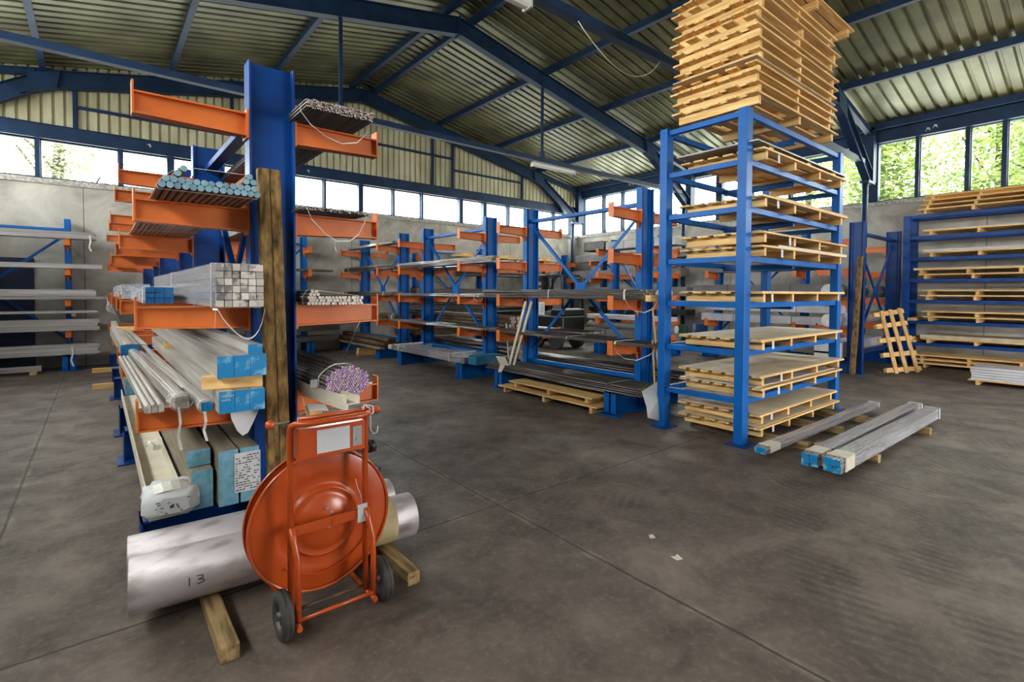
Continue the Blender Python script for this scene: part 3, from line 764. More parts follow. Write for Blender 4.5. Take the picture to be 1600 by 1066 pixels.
# foot level
boxes('big dusty carton pair with pale blue ends and delivery note on the rack foot', .525, .752, .335, .66, 3.37, 7.4, 2, M_ENDP, M_BOXT, gap=.006)
mb = MB(); mb.box(.612, 3.362, .40, .752, 3.366, .635, 0)
rnd = random.Random(5)
for k in range(15):
    z = .62-k*.0145; x = .618
    while x < .74:
        l_ = rnd.uniform(.004, .02)
        if rnd.random() < .72: mb.box(x, 3.361, z-.006, min(x+l_, .746), 3.362, z, 1)
        x += l_+.004
tag(obj('delivery_note', mb, [M_PAPER, M_INK]), 'white printed delivery note stuck on the pale blue carton ends', 'label')
boxes('smaller dusty carton with pale blue end, left of the big carton pair', .385, .51, .565, .66, 3.5, 7.3, 1, M_ENDP, M_BOXT)
boxes('low dusty carton with pale blue end under the smaller carton', .40, .51, .335, .56, 3.42, 7.3, 1, M_ENDP, M_BOXT)
# long beige channel on the floor level with wrapped end
t = thing('steel_channel', 'long beige channel on the rack foot, its near end wrapped in white film', 'channel', (.29, 3.4, .335))
mb = MB(); mb.box(.2, 3.4, .335, .375, 7.6, .35); mb.box(.2, 3.4, .35, .208, 7.6, .43); mb.box(.367, 3.4, .35, .375, 7.6, .43); obj('channel_body', mb, M_CREAM, t)
mb = MB(); rnd = random.Random(8); n = 20; R = [(-.03, .6), (0, .92), (.05, 1.06), (.1, 1.0), (.16, 1.1), (.22, 1.0)]; k1 = 0
for (tt, rr) in R:
    for i in range(n):
        a = 2*PI*i/n; q = rr*(1+.1*rnd.uniform(-1, 1)); ca, sa = math.cos(a), math.sin(a)
        sx = (abs(ca)**.5)*(1 if ca > 0 else -1); sz = (abs(sa)**.6)*(1 if sa > 0 else -1)
        mb.v.append((.305+.125*sx*q, 3.36+tt, .42+max(-.078, .075*sz*q)))
for g in range(5):
    for i in range(n): j = (i+1) % n; mb.face((g*n+i, g*n+j, (g+1)*n+j, (g+1)*n+i), 0, True)
mb.face(list(range(n))[::-1]); obj('white_film_wrap', mb, M_PAPER, t)
mb = MB()
for k in range(3):
    pts = [(.305+.13*math.cos(a), 3.38+.05*k+.02*math.sin(3*a), .425+.085*math.sin(a)) for a in [PI*i/10 for i in range(11)]]
    mb.ribbon(pts, .025, .002)
rnd = random.Random(11)
for k in range(16):
    x = rnd.uniform(.22, .37); z = rnd.uniform(.38, .45); mb.box(x, 3.326, z, x+rnd.uniform(.006, .02), 3.328, z+.004, 1)
obj('printed_tape', mb, [M_STRAP, M_INK], t)
mb = MB(); P = []
for k in range(16):
    a = k/15*2*PI; P.append((.31+.05*math.cos(a), 4.6+.07*math.sin(a), .47+.03*math.sin(2*a)))
mb.ribbon(P, .012); mb.box(.3, 4.52, .435, .34, 4.58, .47)
tag(obj('strap_coil', mb, M_STRAP), 'coil of white strap with a small block lying in the beige channel', 'strap')
# --- near left rack, right side
s_ = layers(.99, 1.42, 2.722, .0062, 5, .0015, 0, 2)
random.Random(1).shuffle(s_)
bundle('rod_bundle', 'flat bundle of thin rods on the top right arm of the near left rack', 'rod bundle', s_, .0062, 3.22, 6.4, mats=(M_STEEL, M_ENDW), n=6, jit=.015, key='w', altcap=M_ENDP2)
mb = MB(); mb.ribbon([(.985, 3.3, 2.76), (.98, 3.3, 2.72), (1.03, 3.27, 2.64), (1.12, 3.25, 2.575), (1.22, 3.25, 2.55), (1.32, 3.25, 2.575), (1.39, 3.27, 2.65), (1.43, 3.3, 2.73)], .012)
tag(obj('packing_strap', mb, M_STRAP), 'white strap sagging around the thin rods on the top right arm', 'strap')
s_ = layers(1.0, 1.45, 2.122, .006, 2, .001, 0, 3)
bundle('rod_bundle', 'thin layer of rods on the second right arm of the near left rack', 'rod bundle', s_, .006, 3.36, 6.4, mats=(M_STEEL, M_ENDD), n=6, jit=.03, key='d', altcap=M_ENDW)
mb = MB(); mb.ribbon([(1.02, 3.34, 2.15), (1.05, 3.32, 2.06), (1.13, 3.3, 1.97), (1.2, 3.3, 1.93), (1.29, 3.3, 1.935), (1.36, 3.32, 1.99), (1.41, 3.34, 2.08), (1.43, 3.36, 2.14)], .012); mb.ribbon([(1.19, 3.3, 1.93), (1.185, 3.29, 1.89), (1.195, 3.29, 1.86)], .018)
tag(obj('packing_strap', mb, M_STRAP), 'white strap hanging in a deep loop below the second right arm', 'strap')
s_ = layers(1.04, 1.43, 1.512, .0108, 3, 0, 0, 4)+[(1.06+.0226*i+.011*k, 1.512+.0108+(3+k)*.0195) for k in range(2) for i in range(3-k)]
bundle('rod_bundle', 'stack of thick round bars with bright sawn ends on the third right arm', 'rod bundle', s_, .0108, 3.38, 6.4, mats=(M_STEEL, M_ENDW), n=12, jit=.01, key='w2', straps=((3.47, .008),))
s_ = disc_pack(1.232, 1.02, .142, .098, .0072); s_.sort(key=lambda p: -((p[0]-1.232)/.142)**2-((p[1]-1.02)/.098)**2)
bundle('rod_bundle', 'fat round bundle of rods with violet painted ends on the lowest right arm', 'rod bundle', s_, .0072, 3.2, 6.4, mats=(M_STEEL, M_ENDV), n=8, jit=.006, key='v', altcap=M_ENDW, straps=((3.32, .018), (5.0, .018)))
mb = MB(); mb.box(1.03, 3.3, .99, 1.075, 3.302, 1.04, 0); tag(obj('paper_tag', mb, M_PAPER), 'small white paper tag on the strap of the violet ended rods', 'label')
# beige channel in front of the violet bundle
t = thing('steel_channel', 'cream folded channel sticking out in front of the violet ended rods', 'channel', (1.17, 2.95, .92))
mb = MB(); P0 = (1.165, 2.95, .93); P1 = (1.02, 4.4, .93)
mb.bar(P0, P1, .085, .008); mb.bar((1.125, 2.95, .955), (.98, 4.4, .955), .006, .055); mb.bar((1.21, 2.96, .95), (1.065, 4.4, .95), .006, .045); mb.bar((1.13, 2.95, .912), (.985, 4.4, .912), .02, .035)
obj('channel_body', mb, M_CREAM, t)
mb = MB(); mb.hexa([(.99, 3.2, .87), (1.11, 3.2, .85), (1.12, 3.3, .87), (1.0, 3.3, .89), (.99, 3.2, .873), (1.11, 3.2, .853), (1.12, 3.3, .873), (1.0, 3.3, .893)]); tag(obj('paper_sheet', mb, M_PAPER), 'folded white paper hanging beside the timber under the cream channel', 'paper')
mb = MB(); mb.ribbon([(1.0, 3.36, .92), (1.0, 3.3, .85), (1.02, 3.28, .76), (1.06, 3.27, .725), (1.1, 3.28, .77), (1.12, 3.3, .86), (1.12, 3.34, .92)], .018); tag(obj('packing_strap', mb, M_STRAP), 'cream strap loop hanging below the lowest right arm, above the cart', 'strap')
mb = MB(); mb.box(1.02, 3.36, .78, 1.12, 3.44, .8); mb.box(1.03, 3.32, .8, 1.11, 3.4, .86); tag(obj('wooden_block', mb, M_WOODX), 'small wooden block wedged under the cream channel on the lowest arm', 'timber')
mb = MB(); mb.box(1.42, 3.5, .922, 1.5, 6.3, .934); tag(obj('flat_bar', mb, M_CREAM), 'single pale flat bar lying right of the violet ended rods', 'bar')
# farther units of the left row: material
def simple_rods(label, x0, x1, z, r, rows, y0, y1, mats=None, key='f', straps=(), n=6, axis='y', jit=.03, seed=1, altcap=None, drop=0):
    return bundle('rod_bundle', label, 'rod bundle', layers(x0, x1, z+.002, r, rows, .001, drop, seed), r, y0, y1, axis=axis, mats=mats or (M_STEEL, M_ENDD), n=n, jit=jit, key=key, straps=straps, altcap=altcap)
simple_rods('pale rods on the second arm of the middle left rack, beyond the capped tubes', .24, .6, 2.12, .02, 1, 7.0, 10.0, (M_ALU, M_CAPB), 'lr1', n=8)
simple_rods('bright round bars seen through the left row behind the near column', 1.0, 1.5, 2.12, .02, 3, 7.0, 10.0, (M_BRIGHT, M_ENDW), 'lr2', n=8)
simple_rods('dark rods on the right third arm of the middle left rack', 1.0, 1.5, 1.51, .02, 2, 7.0, 10.0, key='lr3')
t = thing('profile_offcut', 'small blue profile offcuts on the second arm far down the left row', 'profile', (.22, 10.7, 2.12))
for k in range(4): mb = MB(); mb.box(.2+k*.06, 10.7, 2.122, .245+k*.06, 13.4, 2.17+.02*(k % 2)); obj('offcut_length', mb, M_DKBLUE, t)
square_pack('profile_pack', 'pale profile pack on the third arm of the far left rack', 'profile pack', .3, .6, 1.52, 1.66, 10.7, 13.5, 3, 2, M_PROFILE, M_FILM, part='profile')
square_pack('square_tube_pack', 'dark profile pack on the feet of the middle left rack', 'tube pack', .25, .7, .31, .5, 7.9, 10.4, 3, 2, M_BOXT, M_ENDP, part='carton')

# timbers leaning on the near column
for (x0, x1, lb) in ((.762, .826, 'left one of the two stained timbers standing against the near blue column'), (.828, .890, 'right one of the two stained timbers standing against the near blue column')):
    mb = MB(); dx = .03
    mb.hexa([(x0+dx, 3.28, 0), (x1+dx, 3.28, 0), (x1+dx, 3.345, 0), (x0+dx, 3.345, 0), (x0, 3.40, 2.355), (x1, 3.40, 2.355), (x1, 3.465, 2.355), (x0, 3.465, 2.355)])
    tag(obj('timber_post', mb, M_OLDZ, bevel=.006), lb, 'timber')

# ================================================================== BILLETS ON THE FLOOR
def billet(label, p, q, r, marks):
    t = thing('aluminium_billet', label, 'cylinder', ((p[0]+q[0])/2, (p[1]+q[1])/2, 0))
    mb = MB(); P = Vector(p); Q = Vector(q); d = (Q-P).normalized(); L = (Q-P).length
    mb.lathe(P, d, [(0, 0), (0, r-.004), (.004, r), (L-.004, r), (L, r-.004), (L, 0)], 64); obj('billet_body', mb, M_ALUROUND, t)
    if marks:
        mb = None; s = Vector((0, 0, 1)).cross(d)  # points away from camera or to it
        if s.y > 0: s = -s
        up = Vector((0, 0, 1))
        def pt(u, ang, k=1.004): return P+d*u+(s*math.cos(ang)+up*math.sin(ang))*r*k
        def stroke(mb, a, b, w=.005):
            n = 4
            for i in range(n):
                A = [a[j]+(b[j]-a[j])*i/n for j in (0, 1)]; B = [a[j]+(b[j]-a[j])*(i+1)/n for j in (0, 1)]
                du, da = B[0]-A[0], (B[1]-A[1])*r; l_ = math.hypot(du, da) or 1; ox, oa = -da/l_*w/2, du/l_*w/2/r
                k = len(mb.v); mb.v += [tuple(pt(A[0]+ox, A[1]+oa)), tuple(pt(A[0]-ox, A[1]-oa)), tuple(pt(B[0]-ox, B[1]-oa)), tuple(pt(B[0]+ox, B[1]+oa))]; mb.face((k, k+1, k+2, k+3)); mb.face((k+3, k+2, k+1, k))
        u = .235; a0 = .22
        for path in (((u, a0), (u, a0-.3)), ((u+.03, a0), (u+.055, a0-.02), (u+.055, a0-.1), (u+.035, a0-.14), (u+.06, a0-.17), (u+.058, a0-.27), (u+.03, a0-.3))):
            m1 = MB()
            for a, b in zip(path, path[1:]): stroke(m1, a, b)
            obj('handwritten_digit', m1, M_INK, t)
billet('front aluminium cylinder on the floor in front of the rack, marked 13', (.095, 2.975, .205), (1.50, 2.86, .205), .13, True)
t_ = bpy.data.objects['aluminium_billet']; mb = MB(); P_ = Vector((1.05, 2.8969, .205)); Q_ = Vector((1.37, 2.8706, .205)); mb.lathe(P_, Q_-P_, [(0, .1302), (0, .1315), ((Q_-P_).length, .1315), ((Q_-P_).length, .1302)], 56); obj('kraft_paper', mb, mat('kraft_paper', lin(176, 160, 124), .7, 0, lin(140, 120, 84), 6, bump=.2), t_)
billet('rear aluminium cylinder lying behind the marked one, nearer the rack', (.10, 3.245, .205), (1.50, 3.165, .205), .13, False)
for (x, lb, y0) in ((.42, 'left squared timber under the aluminium cylinders, sticking out to the front', 2.44), (1.31, 'right squared timber under the aluminium cylinders, beside the cart wheel', 2.46)):
    mb = MB(); mb.box(x-.038, y0, 0, x+.038, 3.36, .073); tag(obj('timber_bearer', mb, M_OLDY, bevel=.005), lb, 'timber')
mb = MB(); mb.box(1.02, 3.36, .32, 1.5, 6.5, .36); tag(obj('flat_bar', mb, M_WHITEP), 'white flat bar with blue edge on the rack foot behind the cylinders', 'bar')

# ================================================================== STRAPPING CART
CX = .85; CYD = 2.6; CZ = .465
t = thing('strapping_cart', 'orange steel strapping cart with round reel and two black wheels', 'cart', (CX, 2.45, 0))
def pipe(name, pts, r=.013, m=M_RED, par=None, n=12): mb = MB(); mb.tube(pts, r, n); return obj(name, mb, m, par or t)
xl, xr = .672, 1.03
def arc(c, r, a0, a1, pl, n=7):
    out = []
    for k in range(n):
        a = a0+(a1-a0)*k/(n-1); u, v = r*math.cos(a), r*math.sin(a)
        out.append((c[0], c[1]+u, c[2]+v) if pl == 'yz' else (c[0]+u, c[1]+v, c[2]))
    return out
hy = 2.45; top = .985
loop = [(xl, hy, .09), (xl, hy, .93), (xl, hy-.005, .965), (xl+.004, hy-.02, .985), (xl+.012, hy-.05, .998), (xl+.04, hy-.078, 1.0), (xl+.08, hy-.085, 1.0), (xr-.08, hy-.085, 1.0), (xr-.03, hy-.08, 1.0), (xr-.004, hy-.055, .998), (xr, hy-.02, .985), (xr, hy-.005, .965), (xr, hy, .93), (xr, hy, .09)]
pipe('frame_tube', loop, .0145)
pipe('cross_handle', [(xl+.03, hy-.03, 1.012), (xr-.01, hy-.02, 1.012)], .011)
pipe('axle_rod', [(.594, hy+.0, 1.0), (xl, hy+.01, .998)], .006, M_GALV)
for (x, y, z) in ((.588, hy, 1.0), (1.085, hy-.01, 1.0), (1.045, hy+.03, 1.005)):
    mb = MB(); r = .021; mb.lathe((x, y, z-r), (0, 0, 1), [(r*(1-math.cos(PI*k/10)), r*math.sin(PI*k/10)) for k in range(11)], 18); obj('handle_knob', mb, M_RED, t)
pipe('knob_stub', [(xr, hy-.02, 1.0), (1.085, hy-.01, 1.0)], .008)
for s, x in ((-1, xl), (1, xr)):
    pipe('side_stiffener', [(x, hy-.012, .51), (x+.004, hy-.03, .46), (x+.012, hy-.06, .38), (x+.014, hy-.065, .3), (x+.014, hy-.06, .08)], .014)
    pipe('side_rail', [(x+.01, hy-.1, .075), (x+.005, hy+.34, .075)], .013)
pipe('front_rung', [(xl+.01, hy-.07, .1), (xr+.01, hy-.07, .1)], .009)
mb = MB(); mb.box(xl, hy-.008, .465, xr, hy+.0, .51); mb.cyl(((xl+xr)/2+.02, hy-.012, .485), ((xl+xr)/2+.02, hy-.007, .485), .012, 12); obj('cross_bar', mb, M_RED, t)
# tool box
tb = MB(); tb.box(xl+.022, hy-.055, .825, xr-.022, hy+.05, .968); bx_ = obj('tool_box', tb, M_RED, t, bevel=.004)
mb = MB(); mb.box(.775, hy-.058, .845, .93, hy-.0555, .955); obj('paper_label', mb, M_WHITEP, bx_)
mb = MB(); mb.box(.945, hy-.058, .85, .99, hy-.0555, .945); mb.cyl((.9675, hy-.0555, .885), (.9675, hy-.064, .885), .008, 12); obj('latch_plate', mb, M_GALV, bx_)
# reel: two dished flanges and a domed hub, axis along y
def flange(y, face):
    mb = MB(); R = .345; prof = [(0, R-.012), (-.008, R-.004), (-.004, R), (.004, R), (.008, R-.004), (.006, R-.012), (.003, R-.02), (.003, .26), (.0, .23), (.003, .222), (.003, .185), (.0, .175)]
    prof = prof+[(-.018, .168), (-.02, .162)] if not face else prof+[(.012, .165), (.012, .16)]
    prof += [(-.05*(1-(r_/.155)**2)**.6 if not face else .012, r_) for r_ in (.15, .13, .1, .07, .04, .015, 0)]
    mb.lathe((CX, y, CZ), (0, 1, 0), prof, 72); return mb
fl = obj('reel_flange', flange(2.535, False), M_RED, t); fl.data.polygons.foreach_set('use_smooth', [True]*len(fl.data.polygons))
obj('reel_flange', flange(2.62, True), M_RED, t)
mb = MB(); mb.lathe((CX, 2.54, CZ), (0, 1, 0), [(0, .2), (.08, .2)], 48); obj('strap_coil', mb, M_STEEL, t)
pipe('reel_axle', [(CX, hy-.004, CZ), (CX, 2.68, CZ)], .01, M_GALV)
mb = MB(); mb.tube([(CX+.005, hy-.005, .52), (CX+.005, hy-.02, .53), (CX+.005, hy-.025, .545)], .005); mb.cyl((CX, 2.478, .54), (CX, 2.49, .54), .008, 10); obj('locking_pin', mb, M_GALV, t)
# curved handle rim on flange
mb = MB(); mb.ribbon([(CX+.255*math.cos(a), 2.526, CZ+.255*math.sin(a)) for a in [(-135+k*8)*PI/180 for k in range(14)]], .012, .006, 0, (0, 1, 0)); obj('rim_strip', mb, M_RED, t)
# wheels
for x in (xl-.035, xr+.085):
    w = bpy.data.objects.new('wheel', None); COL.objects.link(w); w.parent = t; w.location = (x-CX, 0, .112); wc = Vector((x, 2.45, .112))
    def wobj(nm, mb, mm):
        return obj(nm, mb, mm, w)
    mb = MB(); mb.lathe(wc, (1, 0, 0), [(-.024, .072), (-.026, .085), (-.024, .1), (-.016, .109), (-.006, .112), (-.004, .109), (.004, .109), (.006, .112), (.016, .109), (.024, .1), (.026, .085), (.024, .072), (-.024, .072)], 48); wobj('tyre', mb, M_RUBBER)
    mb = MB(); mb.lathe(wc, (1, 0, 0), [(-.022, .072), (-.022, .058), (.022, .058), (.022, .072)], 32); mb.cyl(wc+Vector((-.028, 0, 0)), wc+Vector((.028, 0, 0)), .018, 16)
    for k in range(6):
        a = k*PI/3; mb.bar(wc+Vector((0, .015*math.cos(a), .015*math.sin(a))), wc+Vector((0, .06*math.cos(a), .06*math.sin(a))), .022, .014, 0, (1, 0, 0))
    wobj('rim', mb, M_RIM)
pipe('wheel_axle', [(xl-.05, 2.45, .112), (xr+.1, 2.45, .112)], .008, M_RUST)
mb = MB(); mb.box(.985, hy-.016, .445, 1.035, hy-.014, .535); mb.tube([(1.01, hy-.015, .53), (1.003, hy-.012, .58), (.99, hy-.0, .62), (.985, hy+.01, .66)], .0015, 5); obj('paper_tag', mb, M_WHITEP, t)
# tensioner tool behind the box, with black knob and wire hook
mb = MB(); mb.cyl((1.07, 2.5, .8), (1.1, 2.5, .8), .034, 20); obj('tension_wheel', mb, M_BLACK, t)
mb = MB(); mb.bar((.93, 2.52, .83), (1.07, 2.5, .79), .03, .025); mb.bar((.95, 2.5, .82), (1.05, 2.48, .775), .012, .012); obj('tensioner', mb, M_GALV, t)
pipe('wire_hook', [(1.04, hy+.01, 1.02), (1.055, hy, 1.01), (1.06, hy-.0, .95), (1.06, hy, .9), (1.075, hy, .875), (1.095, hy, .88), (1.1, hy, .91)], .003, M_STRAP, n=6)
pipe('wire_wrap', [(1.0, hy-.05, 1.02), (1.02, hy-.02, 1.035), (1.06, hy-.03, 1.025), (1.05, hy-.06, 1.0), (1.02, hy-.06, .985)], .003, M_STRAP, n=6)

# ================================================================== PALLETS
PAL = {}
def pallet(label, x0, y0, z0, L, Wd, boards=7, hs=.088, tb=.02, axis='x', group='wooden pallets', nst=3, under=0, seed=0, bw=None, tilt=0, wood=None, jitter=.02):
    """deck boards run along the long axis, stringers across, as in the photo; local build so that it can be reused"""
    key = (L, Wd, boards, hs, tb, axis, nst, under, seed % 3, bw, jitter)
    t = thing('wooden_pallet', label, 'pallet', (x0, y0, z0), group)
    if key in PAL:
        for o in PAL[key]:
            c = o.copy(); COL.objects.link(c); c.parent = t
        return t
    rnd = random.Random(seed % 3+17); out = []
    wa, wb = (M_WOODX, M_WOODY) if axis == 'x' else (M_WOODY, M_WOODX)
    def bx(u0, v0, z0_, u1, v1, z1_):
        mb = MB()
        if axis == 'x': mb.box(u0, v0, z0_, u1, v1, z1_)
        else: mb.box(v0, u0, z0_, v1, u1, z1_)
        return mb
    w = bw or Wd/boards*.72; step = (Wd-w)/(boards-1); zs = tb if under else 0
    for k in range(nst):
        u = .10+(L-.2-.05)*k/(nst-1)
        out.append(obj('stringer', bx(u, .03, zs, u+.05, Wd-.03, zs+hs), wb, t, world=False))
    for k in range(boards):
        v = step*k; j = rnd.uniform(-jitter, jitter) if 0 < k < boards-1 else 0
        out.append(obj('deck_board', bx(j, v, zs+hs, L+j, v+w, zs+hs+tb), wa, t, world=False))
    for k in range(under):
        v = (Wd-w)*k/max(1, under-1)
        out.append(obj('bottom_board', bx(0, v, 0, L, v+w, tb), wa, t, world=False))
    PAL[key] = out
    return t
# tall stack on the blue tower
names = ['bottom pallet', 'second pallet from the bottom', 'third pallet from the bottom', 'fourth pallet from the bottom', 'fifth pallet from the bottom', 'sixth pallet from the bottom', 'seventh pallet from the bottom', 'eighth pallet from the bottom', 'ninth pallet from the bottom', 'tenth pallet from the bottom', 'eleventh pallet from the bottom', 'twelfth pallet from the bottom', 'thirteenth pallet from the bottom']
z = 3.54; rnd = random.Random(4)
for k in range(13):
    dx = rnd.uniform(-.04, .04); dy = rnd.uniform(-.025, .025); L = [2.22, 2.12, 2.2][k % 3]
    if k == 12: dx += .12; dy -= .1
    pallet(names[k]+' of the tall empty stack on top of the blue tower', 5.12+dx, 2.44+dy, z, L, .98, (7 if k == 12 else [5, 7, 5][(k*2) % 3]), seed=k, bw=.12, jitter=.05, nst=3)
    z += .088+.02+.0015
    if k == 3:
        mb = MB(); mb.box(5.08, 2.42, z, 7.2, 3.38, z+.01); tag(obj('fibre_sheet', mb, M_PLY), 'thin brown fibreboard sheet between pallets in the tall stack', 'sheet'); z += .0115

# ================================================================== PALLET TOWER
t = thing('pallet_tower', 'tall bright blue steel tower rack with eight shelf levels', 'rack', (5.15, 2.54, 0))
PX = (5.15, 7.78); PY = (2.54, 3.49); PW = .13
for (x, y) in ((PX[0], PY[0]), (PX[1], PY[0]), (PX[0], PY[1]), (PX[1], PY[1])):
    mb = MB(); mb.box(x, y, .012, x+PW, y+.1, 3.53)
    o = obj('post', mb, M_BLUE, t, bevel=.006)
    mb = MB(); mb.box(x-.06, y-.06, 0, x+PW+.06, y+.16, .012); obj('base_plate', mb, M_BLUE_SHADED, o)
TL = (.49, 1.0, 1.51, 2.0, 2.52, 3.01, 3.51)
for z in TL:
    for (y) in (PY[0]+.02, PY[1]+.02):
        mb = MB(); mb.box(PX[0]+PW, y, z-.062, PX[1], y+.06, z); obj('long_rail', mb, M_BLUE, t, bevel=.004)
    for x in (PX[0]+.035, PX[1]+.035, (PX[0]+PX[1]+PW)/2-.03):
        mid = abs(x-6.5) < .3
        mb = MB(); mb.box(x, PY[0]+(.1 if not mid else .08), z-.06 if not mid else z-.1, x+.06, PY[1]+(0 if not mid else .02), z-.001 if not mid else z-.03); obj('cross_rail', mb, M_BLUE, t, bevel=.004)
def sheet(label, x0, y0, z0, x1, y1, z1, m, name='metal_sheet', cat='sheet', curl=0):
    mb = MB()
    if not curl: mb.box(x0, y0, z0, x1, y1, z1)
    else:
        N = 14; k = 0
        for i in range(N+1):
            x = x0+(x1-x0)*i/N
            for (y) in (y0, y1):
                w = curl*math.sin(i*1.7+y*3)*(.5 if y == y1 else 1)
                mb.v += [(x, y, z0+abs(w)*.5), (x, y, z1+abs(w)*.5)]
        for i in range(N):
            a = i*4; b = a+4
            mb.face((a, b, b+2, a+2)); mb.face((a+1, a+3, b+3, b+1)); mb.face((a, a+1, b+1, b)); mb.face((a+2, b+2, b+3, a+3))
        mb.face((0, 2, 3, 1)); mb.face((N*4, N*4+1, N*4+3, N*4+2))
    return tag(obj(name, mb, m), label, cat)
def tagpaper(label, x, y, z, h=.1):
    mb = MB(); mb.hexa([(x, y-.004, z-h), (x+.05, y-.004, z-h), (x+.05, y-.002, z-h), (x, y-.002, z-h), (x-.006, y-.004, z), (x+.044, y-.004, z), (x+.044, y-.002, z), (x-.006, y-.002, z)])
    mb.cyl((x+.022, y-.006, z-.015), (x+.022, y-.004, z-.015), .004, 8, 1)
    tag(obj('paper_label', mb, [M_PAPER, M_INK]), label, 'label')
PH = .108
XA, XB = 5.30, 7.76; YA, YBp = 2.43, 3.42
def shelf_pallet(label, z, dx=0, dy=0, L=2.44, b=6, seed=1, wd=.97): return pallet(label, XA+dx, YA+dy, z, L, wd, b, hs=.09, tb=.018, seed=seed, nst=4, jitter=.02)
# floor
for i, x in enumerate((5.55, 6.5, 7.3)):
    mb = MB(); mb.box(x, 2.05, 0, x+.09, 3.38, .075)
    tag(obj('timber_bearer', mb, M_OLDY), ['left floor timber under the tower, running out below the narrow blue ended bundle', 'middle floor timber under the tower pallets', 'right floor timber under the tower, by the right front post'][i], 'timber')
shelf_pallet('lower pallet on floor timbers at the foot of the blue tower', .076, seed=0, L=2.3)
sheet('wavy sheet covering the lower floor pallet of the tower', 5.32, 2.45, .186, 7.55, 3.4, .19, M_PLY, curl=.018)
shelf_pallet('upper pallet at the foot of the blue tower', .215, seed=1, L=2.2)
sheet('wavy plywood cover on the upper floor pallet of the tower', 5.31, 2.44, .325, 7.5, 3.4, .329, M_PLY, curl=.014)
tagpaper('white label hanging on the upper floor pallet of the tower', 5.62, 2.46, .33); tagpaper('white label on the lower floor pallet of the tower', 5.66, 2.46, .185)
# level .49
z = .491
shelf_pallet('lower pallet on the first shelf of the tower', z, seed=2, b=7, L=2.35, dx=.02)
sheet('white sheet stack between the two pallets on the first tower shelf', 5.34, 2.5, z+.109, 7.6, 3.4, z+.118, M_WHITEP, curl=.008)
shelf_pallet('upper pallet on the first shelf of the tower, covered with plywood', z+.13, seed=1, b=7)
sheet('flat plywood cover on the first shelf of the tower', 5.31, 2.44, z+.24, 7.74, 3.4, z+.245, M_PLY)
tagpaper('label on the upper pallet of the first tower shelf', 5.82, 2.45, z+.235); tagpaper('label on the lower pallet of the first tower shelf', 5.76, 2.45, z+.1)
# level 1.0
z = 1.001
shelf_pallet('pallet on the second shelf of the tower under a pale plywood sheet', z, seed=0, L=2.35, b=6)
sheet('pale plywood sheet on the second shelf of the tower', 5.31, 2.44, z+.109, 7.68, 3.4, z+.118, M_PLY)
tagpaper('label on the pallet of the second tower shelf', 5.6, 2.45, z+.1)
for (i, (y, zz)) in enumerate(((3.3, 1.002), (3.36, .55))):
    mb = MB(); mb.box(7.66, 2.66, zz, 8.12, 2.74, zz+.06); mb.v = [(a, b_, c_) for (a, b_, c_) in mb.v]
    tag(obj('timber_offcut', mb, M_OLDX), ['dark timber end sticking out right of the second tower shelf', 'dark timber end sticking out right of the first tower shelf'][i], 'timber')
# level 1.51
z = 1.511
shelf_pallet('pallet on the third shelf of the tower with a thin white sheet', z, seed=2, b=6, L=2.4)
sheet('thin white sheet stack on the third tower shelf', 5.32, 2.43, z+.109, 7.7, 3.38, z+.117, M_PLY)
tagpaper('label hanging from the pallet on the third tower shelf', 5.56, 2.45, z+.1)
mb = MB(); mb.box(7.9, 2.62, 1.52, 8.1, 2.72, 1.62); tag(obj('timber_offcut', mb, M_OLDX), 'timber block ends sticking out right of the third tower shelf', 'timber')
mb = MB(); mb.box(5.05, 3.62, 1.5, 5.5, 3.7, 1.575); mb2 = mb; tag(obj('timber_offcut', mb, M_WOODX), 'pale timber end sticking out left behind the tower at the rod bundle', 'timber')
# level 2.0
z = 2.001
shelf_pallet('lower pallet on the fourth shelf of the tower, carrying a thick sheet pack', z, seed=1)
sheet('thick cream sheet pack on the fourth shelf of the tower', 5.7, 2.44, z+.109, 7.78, 3.4, z+.13, M_WHITEP, 'sheet_pack')
shelf_pallet('upper pallet on the fourth shelf of the tower', z+.145, seed=0, dx=.0, L=2.46, b=5)
sheet('grey plate on the upper pallet of the fourth tower shelf', 5.32, 2.5, z+.254, 7.1, 3.38, z+.26, M_GREYPLY)
tagpaper('label on the upper pallet of the fourth tower shelf', 5.98, 2.45, z+.24); tagpaper('label on the lower pallet of the fourth tower shelf', 5.78, 2.45, z+.1)
# level 2.52
z = 2.521
shelf_pallet('pallet on the fifth shelf of the tower with cream boards', z, seed=2, b=6)
sheet('cream layered sheet pack on the fifth tower shelf', 5.6, 2.43, z+.109, 7.75, 3.38, z+.125, M_WOODX, 'sheet_pack')
tagpaper('label on the pallet of the fifth tower shelf', 5.66, 2.45, z+.105)
# level 3.01
z = 3.011
shelf_pallet('pallet on the sixth shelf of the tower below a grey plate', z, seed=1, L=2.4)
for i, x in enumerate((5.5, 6.5, 7.3)):
    mb = MB(); mb.box(x, 2.47, z+.109, x+.1, 3.38, z+.15); tag(obj('timber_spacer', mb, M_WOODY), ['left spacer under the grey plate, sixth tower shelf', 'middle spacer under the grey plate, sixth tower shelf', 'right spacer under the grey plate, sixth tower shelf'][i], 'timber')
sheet('long grey steel plate on the sixth tower shelf', 5.18, 2.44, z+.151, 7.7, 3.38, z+.165, M_GREYPLY)
tagpaper('label on the pallet of the sixth tower shelf', 5.66, 2.45, z+.105)

